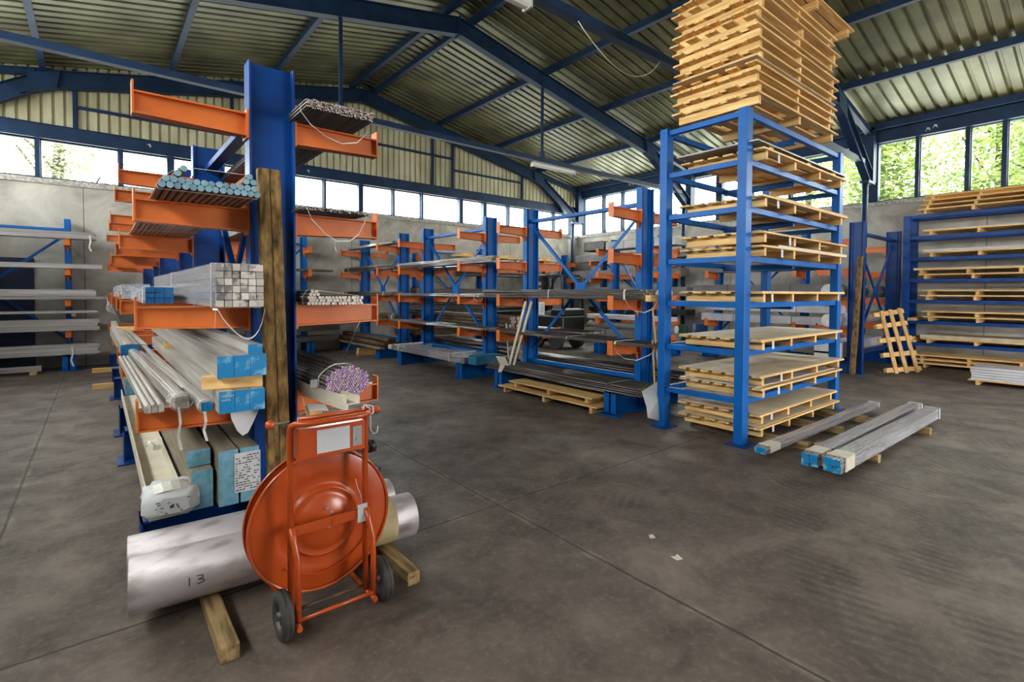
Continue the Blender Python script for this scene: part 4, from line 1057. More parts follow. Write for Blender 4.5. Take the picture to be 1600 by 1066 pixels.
# ================================================================== BLUE ENDED FLOOR BUNDLES
def floor_bundle(label, p, q, w, h, nx, nz):
    t = thing('profile_bundle', label, 'profile bundle', p); P = Vector(p); Q = Vector(q); d = (Q-P).normalized(); s = Vector((0, 0, 1)).cross(d).normalized()
    U = Vector((0, 0, 1)); rnd = random.Random(int(w*999+p[1]*77))
    for i in range(nx):
        for k in range(nz):
            o = s*((i+.5)/nx-.5)*w+U*(h*(k+.5)/nz); j = d*rnd.uniform(-.02, .012)
            mb = MB(); mb.bar(P+o+j+d*.003, Q+o+j, w/nx*.95, h/nz*.93); obj('profile_length', mb, M_ALUX, t)
            mb = MB(); mb.bar(P+o+j-d*.002, P+o+j+d*.003, w/nx*.97, h/nz*.95); obj('end_film', mb, M_ENDB, t)
    L = (Q-P).length
    def sleeve(a, b, m, nm, g=.004):
        mb = MB(); A = P+d*a+U*h/2; B = P+d*b+U*h/2
        mb.bar(A+U*(h/2+g), B+U*(h/2+g), w+2*g, .002); mb.bar(A+s*(w/2+g), B+s*(w/2+g), .002, h); mb.bar(A-s*(w/2+g), B-s*(w/2+g), .002, h); obj(nm, mb, m, t)
    sleeve(.08, .3, M_CREAM if nx < 3 else M_WHITEP, 'paper_sleeve'); sleeve(.3, L-.06, M_CLEAR, 'film_wrap', .003); sleeve(L-.05, L-.0, M_WHITEP, 'end_tape', .006); sleeve(.1, .125, M_STRAP, 'strap', .008)
floor_bundle('narrow blue ended bundle on floor timbers, nearest the blue tower', (4.84, 2.21, .076), (8.1, 2.17, .076), .11, .06, 2, 2)
floor_bundle('middle of the three blue ended bundles on the floor', (4.83, 1.77, .076), (8.2, 1.74, .076), .13, .11, 2, 4)
floor_bundle('widest blue ended bundle on the floor, farthest from the tower', (4.81, 1.585, .076), (7.95, 1.52, .076), .14, .12, 2, 4)
for i, (x, ya, yb) in enumerate(((5.68, 1.47, 2.03), (7.28, 1.4, 2.03))):
    mb = MB(); mb.box(x-.04, ya, 0, x+.04, yb, .075); tag(obj('timber_bearer', mb, M_OLDY, bevel=.004), ['near timber under the two wide blue ended bundles', 'far timber under the two wide blue ended bundles'][i], 'timber')

# ================================================================== MIDDLE ROW MATERIAL
xa, xb = 5.2, 5.68
bundle('rod_bundle', 'thick strapped bundle of dark rods on the third arms, near middle rack', 'rod bundle', layers(5.28, 5.64, 1.513, .0125, 6, .001, 0, 5), .0125, 3.95, 7.35, mats=(M_STEEL, M_ENDD), n=8, jit=.03, key='ma3', straps=((4.2, .03), (5.65, .02)))
mb = MB(); mb.ribbon([(5.27, 4.18, 1.52), (5.26, 4.12, 1.44), (5.3, 4.05, 1.37), (5.42, 3.98, 1.35), (5.55, 3.94, 1.4), (5.64, 3.95, 1.49)], .016); tag(obj('packing_strap', mb, M_STRAP), 'white strap loop under the near end of the thick dark rod bundle', 'strap')
mb = MB(); mb.box(5.16, 5.6, 1.27, 5.162, 5.73, 1.46)
for k in range(9): mb.box(5.158, 5.62, 1.43-k*.016, 5.16, 5.62+.03+.06*((k*37) % 10)/10, 1.436-k*.016, 1)
tag(obj('paper_label', mb, [M_PAPER, M_INK]), 'printed white label hanging under the middle of the thick rod bundle', 'label')
simple_rods('thin layer of dark rods on the lowest arms of the near middle rack', 5.22, 5.66, .92, .011, 2, 3.78, 7.1, key='ma4', straps=((4.3, .03), (5.2, .015)))
mb = MB(); mb.ribbon([(5.2, 4.3, .92), (5.19, 4.24, .82), (5.24, 4.15, .75), (5.36, 4.05, .73), (5.5, 3.95, .8), (5.6, 3.9, .9)], .012); tag(obj('packing_strap', mb, M_STRAP), 'white strap loop under the thin rods on the lowest arm, near middle rack', 'strap')
bundle('rod_bundle', 'wide heap of black rods on the feet of the near middle rack', 'rod bundle', layers(5.1, 5.7, .305, .014, 4, .002, 1, 6), .014, 3.85, 7.0, mats=(M_STEEL, M_ENDD), n=8, jit=.06, key='ma5', straps=((4.35, .02),), smat=M_DKSTRAP)
pallet('upper pallet under the black rods of the near middle rack', 5.0, 4.5, .118, 1.75, .45, 3, axis='y', hs=.07, seed=1, nst=3, bw=.148, jitter=0, group='wooden pallets')
pallet('lower pallet under the black rods of the near middle rack', 4.98, 4.4, .0, 2.1, .45, 3, axis='y', hs=.085, seed=2, nst=3, bw=.148, jitter=0, group='wooden pallets')
simple_rods('heap of black rods on the right feet of the near middle rack', 6.0, 6.5, .305, .02, 5, 3.9, 7.1, key='ma6', drop=1)
mb = MB(); mb.box(6.6, 4.4, 0, 6.68, 5.5, .08); tag(obj('timber_bearer', mb, M_OLDY), 'floor timber behind the near middle rack', 'timber')
simple_rods('dark tubes on the lowest right arms of the near middle rack', 6.0, 6.5, .92, .02, 1, 5.6, 7.2, key='ma7')
# centre unit
bundle('rod_bundle', 'bright bar bundle with shiny ends, second arms of the centre middle rack', 'rod bundle', disc_pack(5.43, 2.19, .13, .066, .0125), .0125, 7.2, 10.9, mats=(M_BRIGHT, M_ENDW), n=8, jit=.06, key='mb2', straps=((9.6, .02), (10.7, .03)))
simple_rods('few thin bars on the third arms of the centre middle rack', 5.3, 5.6, 1.51, .016, 2, 7.4, 10.9, (M_BRIGHT, M_ENDD), 'mb3', straps=((7.55, .03),), drop=1)
mb = MB(); P = [(5.28+.09*math.cos(a), 7.5+.12*math.sin(a)*.4, 1.5+.06*math.sin(a)) for a in [k*2*PI/12 for k in range(13)]]; mb.tube(P, .006, 6); tag(obj('wire_coil', mb, M_CREAM), 'pale wire coil at the end of the thin bars, centre middle rack', 'wire')
simple_rods('flat light bars with green tape, lowest arms of the centre middle rack', 5.2, 5.64, .92, .012, 2, 7.3, 11.0, (M_BRIGHT, M_ENDD), 'mb4', straps=((9.2, .05),))
for i, y in enumerate((8.4, 8.95)):
    mb = MB(); mb.hexa([(5.25, y, .955), (5.45, y+.05, .96), (5.44, y+.13, .965), (5.26, y+.1, .96), (5.25, y, .965), (5.45, y+.05, .99), (5.44, y+.13, .995), (5.26, y+.1, .97)]); tag(obj('green_tape', mb, M_GREENTAPE), ['near green tape piece lying on the light bars, centre middle rack', 'far green tape piece lying on the light bars, centre middle rack'][i], 'tape')
t = thing('profile_bundle', 'film wrapped silver profiles on the feet of the centre middle rack', 'profile bundle', (5.4, 7.6, .305))
for k in range(5):
    for j in range(2): mb = MB(); x = 5.08+k*.115; mb.box(x, 7.65+.02*k, .306+j*.055, x+.105, 10.6, .356+j*.055); mb.box(x+.02, 7.65, .356+j*.055, x+.06, 10.6, .36+j*.055); obj('profile_length', mb, M_ALU, t, bevel=.004)
for (a, b) in ((7.7, 8.9), (9.8, 10.4)): mb = MB(); mb.box(5.06, a, .42, 5.66, b, .45); mb.box(5.055, a, .31, 5.06, b, .45); obj('film_wrap', mb, M_CLEAR, t)
for y in (8.1, 10.2): mb = MB(); mb.ribbon([(5.05, y, .31), (5.05, y, .455), (5.66, y, .46)], .04, .003); obj('strap', mb, M_STRAP, t)
mb = MB(); mb.box(5.1, 10.62, .305, 5.3, 10.8, .40); tag(obj('cream_block', mb, M_CREAM), 'cream block at the far end of the wrapped silver profiles', 'block')
t = thing('carton', 'long turquoise blue carton lying on the near foot of the centre middle rack', 'box', (5.2, 7.2, .305))
mb = MB(); mb.box(5.15, 7.36, .305, 5.72, 7.62, .46); obj('carton_body', mb, mat('turquoise_card', lin(24, 112, 150), .6, 0, lin(18, 96, 132), 8), t)
mb = MB(); mb.box(5.15, 7.355, .44, 5.72, 7.36, .465); obj('lid_edge', mb, MT['turquoise_card'], t)
for (i, (z, r, rows, y0)) in enumerate(((2.12, .03, 2, 7.6), (1.51, .03, 1, 7.4), (.305, .05, 3, 7.5), (.92, .04, 3, 7.5))):
    simple_rods('%s on the right side of the centre middle rack' % ['bright bar ends on the second arms', 'small bars on the third arms', 'black coiled bars on the feet', 'brown tubes on the lowest arms'][i], 6.0, 6.5, z, r, rows, y0, 10.6, (M_BRIGHT if i < 2 else (M_STEEL if i == 2 else M_RUST), M_ENDD), 'mbr%d' % i, n=10)
# far unit
simple_rods('long thin bars on the top arms of the far middle rack', 5.25, 5.5, 2.72, .018, 2, 10.9, 13.6, (M_BRIGHT, M_ENDD), 'mc1')
bundle('rod_bundle', 'drooping bundle of dark bars on the second arms of the far middle rack', 'rod bundle', disc_pack(5.4, 2.2, .15, .07, .015), .015, 10.98, 13.9, mats=(M_STEEL, M_ENDD), n=6, jit=.05, key='mc2', straps=((11.8, .02), (13.6, .03)))
bundle('rod_bundle', 'dark bar bundle with red ends, third arms of the far middle rack', 'rod bundle', layers(5.25, 5.62, 1.513, .013, 4, .001, 0, 7), .013, 11.0, 13.85, mats=(M_STEEL, mat('red_end', lin(190, 130, 120), .5)), n=6, jit=.04, key='mc3', straps=((11.4, .03), (13.7, .03)))
bundle('rod_bundle', 'left short bar bundle on the lowest arms of the far middle rack', 'rod bundle', disc_pack(5.3, 1.0, .09, .075, .013), .013, 11.5, 13.8, mats=(M_STEEL, mat('ochre_end', lin(150, 120, 70), .6)), n=6, jit=.02, key='mc4', straps=((11.7, .03),))
bundle('rod_bundle', 'right short bar bundle on the lowest arms of the far middle rack', 'rod bundle', disc_pack(5.5, 1.0, .09, .075, .013), .013, 11.15, 13.8, mats=(M_STEEL, mat('dark_end', lin(92, 90, 96), .6)), n=6, jit=.02, key='mc5', straps=((11.3, .03),))
simple_rods('rusty round tubes on the feet of the far middle rack', 5.1, 5.62, .305, .055, 2, 11.05, 13.9, (M_RUST, M_RUST), 'mc6', n=14, drop=1)
mb = MB(); mb.box(4.98, 11.0, .27, 5.12, 14.0, .3); tag(obj('wooden_board', mb, M_OLDY), 'grey board lying along the front of the far middle rack feet', 'timber')
for i, z_ in enumerate((0, .062, .124)):
    mb = MB(); mb.box(5.0+.01*i, 12.3, z_, 5.5, 12.42, z_+.06); tag(obj('timber_spacer', mb, M_WOODX), ['bottom', 'middle', 'top'][i]+' one of three short timbers stacked under the far middle rack', 'timber')
mb = MB(); mb.cyl((4.55, 12.1, 0), (4.95, 11.55, 1.32), .012, 8); tag(obj('steel_rod', mb, M_ALU), 'single silver rod leaning from the floor against the far middle rack arm', 'rod')
# upright sticks
mb = MB(); A_ = onray(797, 590, 7.05); A_.z = 0; B_ = onray(791, 505, 7.2); mb.cyl(A_, B_, .013, 8, 0); mb.cyl(A_, A_+Vector((0, 0, .02)), .035, 8, 0); tag(obj('broom_stick', mb, M_CREAM), 'pale stick leaning by the turquoise carton, centre middle rack', 'stick')
for i, (a, b) in enumerate((((5.22, 6.55, .31), (5.22, 6.1, 1.46)), ((5.27, 6.5, .31), (5.27, 6.02, 1.46)))):
    mb = MB(); mb.bar(a, b, .045, .02, 0, (1, 0, 0)); tag(obj('wooden_lath', mb, M_CREAM), ['left of two cream laths leaning behind the rods, near middle rack', 'right of two cream laths leaning behind the rods, near middle rack'][i], 'timber')
mb = MB(); mb.hexa([(5.05, 6.55, .42), (5.16, 6.45, .40), (5.2, 6.6, .52), (5.08, 6.7, .54), (5.05, 6.55, .425), (5.16, 6.45, .405), (5.2, 6.6, .525), (5.08, 6.7, .545)]); mb.hexa([(5.02, 6.56, .3), (5.06, 6.52, .3), (5.12, 6.5, .41), (5.06, 6.56, .42), (5.015, 6.555, .3), (5.055, 6.515, .3), (5.115, 6.495, .41), (5.055, 6.555, .42)])
tag(obj('cloth_rag', mb, M_CREAM), 'pale rag hanging on the black rods below the cream laths', 'cloth')
for i, (a, b) in enumerate((((5.42, 3.7, 0), (5.5, 3.82, 1.45)), ((5.47, 3.72, 0), (5.42, 3.86, 1.42)), ((5.36, 3.74, 0), (5.4, 3.84, 1.0)))):
    mb = MB(); mb.cyl(a, b, .011, 8); tag(obj('wooden_stick', mb, M_WOODZ), ['tallest of three thin sticks behind the left tower post', 'crossing one of three thin sticks behind the left tower post', 'shortest of three thin sticks behind the left tower post'][i], 'stick')
# crumpled white paper at the near foot
mb = MB(); P = [onray(1003, 612, 3.66), onray(1028, 596, 3.66), onray(1044, 590, 3.7), onray(1044, 655, 3.6), onray(1028, 657, 3.55), onray(1012, 653, 3.55), onray(1010, 636, 3.6)]
k = len(mb.v); c = sum(P, Vector())/len(P)+Vector((-.05, -.06, .02))
for s in (0, .003):
    k = len(mb.v); mb.v += [tuple(Vector(p)+Vector((s, s, 0))) for p in P]+[tuple(c+Vector((s, s, 0)))]
    for i in range(7):
        q = (k+i, k+(i+1) % 7, k+7); mb.face(q if s else q[::-1])
tag(obj('packing_paper', mb, M_PAPER), 'crumpled white paper at the left tower post beside the black rods', 'paper')

# ================================================================== BACK WALL RACK MATERIAL
def wall_pack(label, x0, x1, z0, z1, y0=13.35, y1=13.75, m=None, n=2, part='profile_length', cat='profile', name='profile_pack', nz=1):
    t = thing(name, label, cat, ((x0+x1)/2, y0, z0))
    for i in range(n):
        for k in range(nz):
            mb = MB(); w = (y1-y0)/n; h = (z1-z0)/nz; dd = .03*((i+k) % 2); mb.box(x0+dd, y0+i*w+.003, z0+k*h, x1-dd, y0+(i+1)*w-.003, z0+(k+1)*h-.003); mb.box(x0+dd, y0+i*w, z0+k*h+h*.3, x1-dd, y0+(i+1)*w-.003, z0+k*h+h*.42); obj(part, mb, m or M_PROFX, t)
    return t
wall_pack('highest silver profile pack on the far left wall rack', -4.0+.9, .0, 2.625, 2.76, nz=2)
wall_pack('second silver profile pack from the top on the far left wall rack', -3.1, .08, 2.035, 2.13)
wall_pack('narrow silver profile sticking out farthest on the far left wall rack', -3.1, .17, 1.425, 1.48, 13.35, 13.55, n=1)
wall_pack('silver profile layer lying on the third level of the far left wall rack', -3.1, -.02, 1.485, 1.62)
wall_pack('thin silver profile between the third and fourth levels, far left wall rack', -3.1, .0, 1.15, 1.2, 13.35, 13.6, n=1)
wall_pack('broad fluted profile pack on the fourth level, far left wall rack', -3.1, .03, .805, 1.03, nz=3)
wall_pack('broad profile pack just above the floor, far left wall rack', -3.1, .02, .33, .53, nz=3)
wall_pack('short profile lying near the floor at the extreme left', -3.1, -.84, .06, .16, 13.2, 13.3, n=1)
for i, (x, y) in enumerate(((-1.0, 13.15), (-2.4, 13.15))): mb = MB(); mb.box(x, y, 0, x+.1, y+.3, .058); tag(obj('timber_bearer', mb, M_WOODY), ['timber under the short profile near the floor, far left', 'second timber under the short profile, at the left picture edge'][i], 'timber')
mb = MB(); mb.box(-.37, 13.36, 1.204, -.29, 13.6, 1.204+.0); mb = MB(); mb.box(-.4, 13.36, 1.09, -.33, 13.6, 1.148); tag(obj('timber_spacer', mb, M_OLDX), 'timber spacer under the thin silver profile, far left wall rack', 'timber')
for i, (x, z, h) in enumerate(((.16, 1.46, .3), (-.1, 2.7, .32), (-.4, .5, .4))):
    mb = MB(); mb.ribbon([(x, 13.33, z), (x+.01, 13.31, z-h*.4), (x-.015, 13.31, z-h*.7), (x+.02, 13.3, z-h)], .03, .003, 0, (1, 0, 0)); tag(obj('film_tail', mb, M_STRAP), ['white film tail on the profile that sticks out farthest', 'white film tail on the highest silver pack', 'white film tail near the floor on the far left wall rack', 'white film tail on the third level of the far left wall rack'][i], 'film')
mb = MB(); mb.hexa([(.12, 13.28, 1.22), (.3, 13.28, 1.1), (.3, 13.3, 1.1), (.12, 13.3, 1.22), (.2, 13.28, 1.34), (.22, 13.28, 1.34), (.22, 13.3, 1.34), (.2, 13.3, 1.34)]); tag(obj('film_scrap', mb, M_CLEAR), 'bag like scrap of clear film hanging at the far left wall rack', 'film')
for i, (y, x0, x1) in enumerate(((12.8, -.1, .36), (10.6, -.08, .36))): mb = MB(); mb.box(x0, y, 0, x1, y+.09, .08 if i == 0 else .085); tag(obj('timber_bearer', mb, M_WOODX), ['farther pale timber on the floor left of the rack row', 'nearer pale timber on the floor left of the rack row'][i], 'timber')
simple_rods('dark flat bars with frayed ends on the back wall rack, right of the near column', 13.5, 13.75, 2.12, .016, 2, 1.6, 4.72, (M_STEELX, M_STEELX), 'w1', axis='x', jit=.15)
simple_rods('dark angle bars on the lowest arms of the back wall rack behind the violet bundle', 13.42, 13.72, .92, .03, 2, 1.8, 4.9, (M_STEELX, M_STEELX), 'w2', axis='x', jit=.06)
wall_pack('upper grey channel stack on the feet of the back wall rack', 1.8, 4.95, .58, .72, 13.4, 13.8, M_STEELX)
wall_pack('lower grey channel stack on the feet of the back wall rack', 1.8, 4.85, .31, .45, 13.4, 13.8, M_STEELX)
mb = MB(); mb.box(3.7, 13.4, .45, 3.82, 13.8, .578); tag(obj('timber_spacer', mb, M_WOODY), 'timber spacer between the two grey channel stacks', 'timber')
# between middle row columns
wall_pack('long pale timber board on the top arms of the back wall rack', 8.6, 12.9, 2.725, 2.80, 13.35, 13.75, M_WOODX, 2, 'board', 'board', 'board_stack')
for i, x in enumerate((9.0, 10.6, 12.4)): mb = MB(); mb.box(x, 13.36, 2.802, x+.2, 13.75, 2.86); tag(obj('timber_spacer', mb, M_WOODY), ['left', 'middle', 'right'][i]+' block on the long pale board at the back wall', 'timber')
simple_rods('dark bars on the second arms of the back wall rack between the columns', 13.35, 13.8, 2.12, .028, 3, 7.6, 12.8, (M_STEELX, M_ENDD), 'w4', axis='x', jit=.2)
wall_pack('dark broad channels on the third arms of the back wall rack', 7.2, 12.6, 1.513, 1.72, 13.35, 13.78, M_STEELX)
simple_rods('stack of long brown bars on the lowest arms of the back wall rack', 13.35, 13.8, .92, .04, 5, 7.2, 12.8, (M_STEELX, M_ENDD), 'w5', axis='x', jit=.2, n=8)
simple_rods('heap of long rusty bars on the feet of the back wall rack', 13.35, 13.8, .31, .045, 4, 7.0, 12.7, (M_RUST, M_RUST), 'w6', axis='x', jit=.15, n=8)
# fork frames and machine seen through the near middle rack
t = thing('forklift_truck', 'dark forklift truck with tall mast parked behind the near middle rack', 'forklift', (10.2, 11.0, 0))
for x in (9.95, 10.55): mb = MB(); mb.box(x, 11.4, .1, x+.14, 11.6, 2.32); mb.box(x+.04, 11.34, .1, x+.1, 11.4, 2.32); obj('mast', mb, M_BLACK, t)
for z in (1.75, 2.0, .5): mb = MB(); mb.box(10.0, 11.45, z, 10.6, 11.5, z+.07); obj('mast_crossbar', mb, M_BLACK, t)
mb = MB(); mb.box(9.9, 10.0, .35, 10.8, 11.3, .95); mb.box(9.9, 10.0, .95, 10.8, 10.5, 1.15); obj('body', mb, M_BLACK, t, bevel=.04)
for (x, y) in ((9.88, 10.3), (10.7, 10.3), (9.88, 11.1), (10.7, 11.1)): mb = MB(); mb.cyl((x, y, .26), (x+.14, y, .26), .26, 24); obj('wheel', mb, M_RUBBER, t)
mb = MB(); mb.tube([(9.95, 10.05, 1.1), (9.95, 10.1, 2.05), (9.95, 10.3, 2.1), (9.95, 11.1, 2.1), (9.95, 11.3, 2.02), (9.95, 11.35, .9)], .03, 8); mb.tube([(10.75, 10.05, 1.1), (10.75, 10.1, 2.05), (10.75, 10.3, 2.1), (10.75, 11.1, 2.1), (10.75, 11.3, 2.02), (10.75, 11.35, .9)], .03, 8); mb.box(9.92, 10.2, 2.08, 10.78, 10.26, 2.12); mb.box(9.92, 11.1, 2.08, 10.78, 11.16, 2.12); obj('overhead_guard', mb, M_BLACK, t)
mb = MB(); mb.cyl((9.95, 10.7, 2.13), (9.95, 10.7, 2.24), .05, 14); obj('warning_light', mb, M_ORANGE, t)
mb = MB(); mb.box(10.1, 10.5, .95, 10.6, 10.62, 1.5); mb.box(10.1, 10.5, .95, 10.6, 10.95, 1.07); obj('seat', mb, M_ROLLGREY, t, bevel=.03)
for x in (10.1, 10.5): mb = MB(); mb.box(x, 11.6, .12, x+.12, 12.6, .16); obj('fork', mb, M_BLACK, t)

# ================================================================== RACKS BEHIND, GREY PACKAGES
def pack(label, x0, x1, y0, y1, z0, z1, m, name='long_package', cat='package', seam=True):
    t = thing(name, label, cat, ((x0+x1)/2, y0, z0)); mb = MB(); mb.box(x0, y0, z0, x1, y1, z1); obj('package_body', mb, m, t, bevel=.008)
    if seam:
        for f in (.28, .72):
            mb = MB(); y = y0+(y1-y0)*f; mb.ribbon([(x0-.002, y, z0+.001), (x0-.002, y, z1+.002), (x1+.002, y, z1+.002), (x1+.002, y, z0+.001)], .02, .002); obj('strap', mb, M_DKSTRAP, t)
    return t
def roll(label, x, z, y0, y1, r, m):
    mb = MB(); mb.cyl((x, y0, z), (x, y1, z), r, 20, 0, 1); tag(obj('wrapped_roll', mb, [m, M_STRAP]), label, 'roll')
pack('grey package on the top arms of the rack in the far right corner', 13.8, 14.25, 8.6, 13.3, 2.725, 2.98, M_ROLLY)
pack('grey package on the second arms of the rack in the far right corner', 13.8, 14.25, 8.8, 13.5, 2.125, 2.4, M_ROLLY)
pack('grey package on the third arms of the rack in the far right corner', 13.8, 14.25, 8.6, 13.3, 1.515, 1.8, M_ROLLY)
pack('dark package stack on the lowest arms of the far corner rack', 13.8, 14.3, 8.6, 12.6, .925, 1.1, M_BLACK)
pack('dark pile with pale pallet under it in the far right corner', 13.0, 14.2, 9.2, 12.4, .31, .55, M_OLDY, 'timber_pile', 'timber')
pack('grey plate pack on the top arms of the rack behind the centre', 10.25, 10.72, 6.7, 8.78, 2.725, 2.93, M_GREYPLY)
t = thing('stick_bin', 'grey metal bin full of brown sticks high up in the far corner', 'bin', (12.2, 11.4, 3.0))
pack('white tube pack on the lowest left arms of the rack behind the centre', 10.22, 10.7, 6.9, 9.4, .925, 1.03, M_WHITEP)
roll('clear wrapped roll end beside the white tube pack behind the centre', 10.35, 1.6, 7.3, 9.6, .085, M_CLEAR)
roll('white roll on the third arms of the rack behind the centre', 10.55, 1.6, 7.0, 9.3, .08, M_WHITEP)
pack('grey package on the feet of the rack behind the centre', 10.2, 10.72, 6.8, 9.5, .31, .45, M_ROLLY)
pack('pale grey carton above the grey package behind the centre', 10.22, 10.7, 6.8, 9.5, .47, .66, M_ROLLGREY)
roll('grey wrapped roll on the floor level of the rack behind the centre', 10.35, .76, 6.7, 9.4, .09, M_ROLLY)
for o in list(bpy.data.objects):
    if o.name.startswith('stick_bin'): b_ = o
mb = MB(); X0, Y0, Z0 = 10.24, 8.84, 2.725
mb.box(X0, Y0, Z0, X0+.02, Y0+.7, Z0+.25); mb.box(X0+.42, Y0, Z0, X0+.44, Y0+.7, Z0+.25); mb.box(X0, Y0, Z0, X0+.44, Y0+.7, Z0+.02); mb.box(X0, Y0+.68, Z0, X0+.44, Y0+.7, Z0+.25)
b_.location = (X0+.22, Y0, Z0); obj('bin_body', mb, M_ROLLGREY, b_); mb = MB()
rnd = random.Random(2)
for k in range(26):
    x = X0+.04+rnd.random()*.36; z = Z0+.04+rnd.random()*.2; mb.cyl((x, Y0+.02, z), (x+rnd.uniform(-.02, .02), Y0+.66, z+.01), .012, 6)
o = obj('stick_filling', mb, M_OLDY, b_); o['kind'] = 'stuff'
b_['label'] = 'grey metal bin full of brown sticks on the top arms behind the centre'
# rack behind the tower
pack('upper grey package behind the tower, second arms', 11.95, 12.35, 4.0, 7.0, 2.125, 2.42, M_ROLLY)
pack('lower grey package behind the tower, third arms', 11.92, 12.32, 3.9, 7.25, 1.515, 1.82, M_ROLLY)
pack('upper white carton behind the tower, lowest arms', 11.92, 12.32, 3.85, 6.9, 1.19, 1.42, M_WHITEP)
pack('lower white carton behind the tower, lowest arms', 11.92, 12.3, 3.95, 7.0, .925, 1.1, M_WHITEP)
pack('grey carton on the feet of the rack behind the tower', 11.92, 12.32, 4.2, 6.9, .31, .56, M_ROLLY)
# right wall X-run rack material
def xroll(label, y, z, x0, x1, r, m): mb = MB(); mb.cyl((x0, y, z), (x1, y, z), r, 20, 0, 1); tag(obj('wrapped_roll', mb, [m, M_STRAP]), label, 'roll')
xroll('large grey film wrapped roll between the two tall columns by the right wall', 3.82, 1.66, 11.2, 14.6, .14, M_ROLLY)
xroll('pale film wrapped roll low between the two tall columns', 3.85, 1.07, 11.3, 14.6, .13, M_WHITEP)
wall_pack('white cartons at the foot of the rack with two tall columns', 11.3, 14.5, .31, .62, 3.68, 4.1, M_WHITEP, 1, 'carton', 'carton')
# drum and can by the right wall
for (lb, x, y, z0, r, h, m) in (('blue steel drum with white label near the right wall, seen through the tower', 13.55, 8.0, .0, .22, .72, M_DRUMB), ('dark green canister standing left of the blue drum', 12.9, 8.25, 0, .24, .7, M_GREEN)):
    t = thing('steel_drum', lb, 'drum', (x, y, z0)); mb = MB(); mb.lathe((x, y, z0), (0, 0, 1), [(0, 0), (0, r), (h*.33, r), (h*.34, r+.01), (h*.36, r), (h*.66, r), (h*.67, r+.01), (h*.69, r), (h-.01, r), (h, r-.01), (h-.02, r-.02), (h-.02, 0)], 28); obj('drum_body', mb, m, t)
    if m is M_DRUMB: mb = MB(); mb.lathe((x, y, z0), (0, 0, 1), [(h*.37, r+.002), (h*.65, r+.002)], 28); obj('drum_label', mb, M_PAPER, t)
    else: mb = MB(); mb.cyl((x-.1, y, h), (x-.1, y, h+.06), .04, 12); obj('drum_cap', mb, M_BLACK, t)

# ================================================================== TALL COLUMN TIMBERS, CRATE, RIGHT SHELF RACK
for i, x in enumerate((11.60, 11.665)):
    mb = MB(); mb.hexa([(x-.06, 3.46, 0), (x, 3.46, 0), (x, 3.53, 0), (x-.06, 3.53, 0), (x-.06, 3.36, 2.35), (x, 3.36, 2.35), (x, 3.43, 2.35), (x-.06, 3.43, 2.35)])
    mb.v = [(11.635-(.02 if i else .02), a[1]-.0, a[2]) if False else a for a in mb.v]
    tag(obj('timber_post', mb, M_OLDZ), ['left dark timber leaning on the tall column by the right wall', 'right dark timber leaning on the tall column by the right wall'][i], 'timber')
# leaning crate: grid pallet
t = thing('slatted_pallet', 'pale wooden slatted pallet leaning upright against the tall columns', 'pallet', onray(1376, 580, 3.2))
def q(u, v, d=0):  # u across, v up, in the plane of the pallet
    A = Vector((12.05, 3.05, 0)); B = Vector((12.9, 2.72, 0)); C_ = Vector((12.22, 3.36, 1.22)); D_ = Vector((13.0, 3.1, 1.3))
    a = A+(B-A)*u; c = C_+(D_-C_)*u; p = a+(c-a)*v; nrm = (B-A).cross(C_-A).normalized(); return p-nrm*d
def slat(u0, v0, u1, v1, w, d0, th):
    mb = MB(); a = q(u0, v0); b = q(u1, v1); nrm = (q(1, 0)-q(0, 0)).cross(q(0, 1)-q(0, 0)).normalized()
    if nrm.y > 0: nrm = -nrm
    mb.bar(a+nrm*d0, b+nrm*d0, w, th, 0, tuple(nrm)); return mb
for u in (.2, .52, .86): obj('upright_slat', slat(u, 0, u, 1, .1, .09, .02), M_WOODZ, t)
for v in (.06, .3, .53, .76, .95): obj('cross_slat', slat(-.06, v, 1.04, v, .09, .045, .06), M_WOODX, t)
# right shelf rack
RX0, RX1, RY1, RY0 = 14.0, 14.72, 3.28, -.6
t = thing('sheet_rack', 'wide dark blue shelf rack along the right wall, full of sheet pallets', 'rack', (RX0, RY0, 0))
for x in (RX0, RX1-.1):
    for y in (RY1-.13, RY0): mb = MB(); mb.box(x, y, 0, x+.1, y+.13, 3.36); obj('post', mb, M_BLUE_SHADED, t, bevel=.005)
RL = (.54, 1.02, 1.48, 1.94, 2.42, 2.89, 3.36)
for z in RL:
    for x in (RX0+.02, RX1-.08): mb = MB(); mb.box(x, RY0+.13, z-.07, x+.06, RY1-.13, z); obj('long_rail', mb, M_BLUE_SHADED, t, bevel=.004)
    for y in (RY0+.035, 1.3, RY1-.095): mb = MB(); mb.box(RX0+.1, y, z-.06, RX1-.1, y+.06, z-.002); obj('cross_rail', mb, M_BLUE_SHADED, t)
def rp(label, z, y1=2.95, L=2.6, seed=0, hs=.08, sh=None, shl=None, dx=0, boards=5):
    pallet(label, 13.9+dx, y1-L, z, L, .8, boards, hs=hs, tb=.03, axis='y', nst=4, seed=seed, jitter=0)
    if sh: sheet(shl, 13.9+dx, y1-L+.01, z+hs+.032, 14.68, y1+.01, z+hs+.032+sh, M_WHITEP if sh < .06 else M_PLY)
rp('lowest pallet on the floor under the right shelf rack', 0.0, 2.95, seed=0)
rp('second pallet of the floor stack under the right shelf rack', .112, 3.0, seed=1, hs=.05)
rp('third pallet of the floor stack under the right shelf rack', .195, 3.0, seed=2, hs=.06)
rp('pallet with a thick grey sheet pack on the lowest right shelf', .542, 2.9, seed=1, sh=.07, shl='thick grey sheet pack on the lowest right shelf')
rp('lower pallet on the second right shelf', 1.022, 2.88, seed=0); rp('upper pallet on the second right shelf', 1.135, 2.9, seed=2)
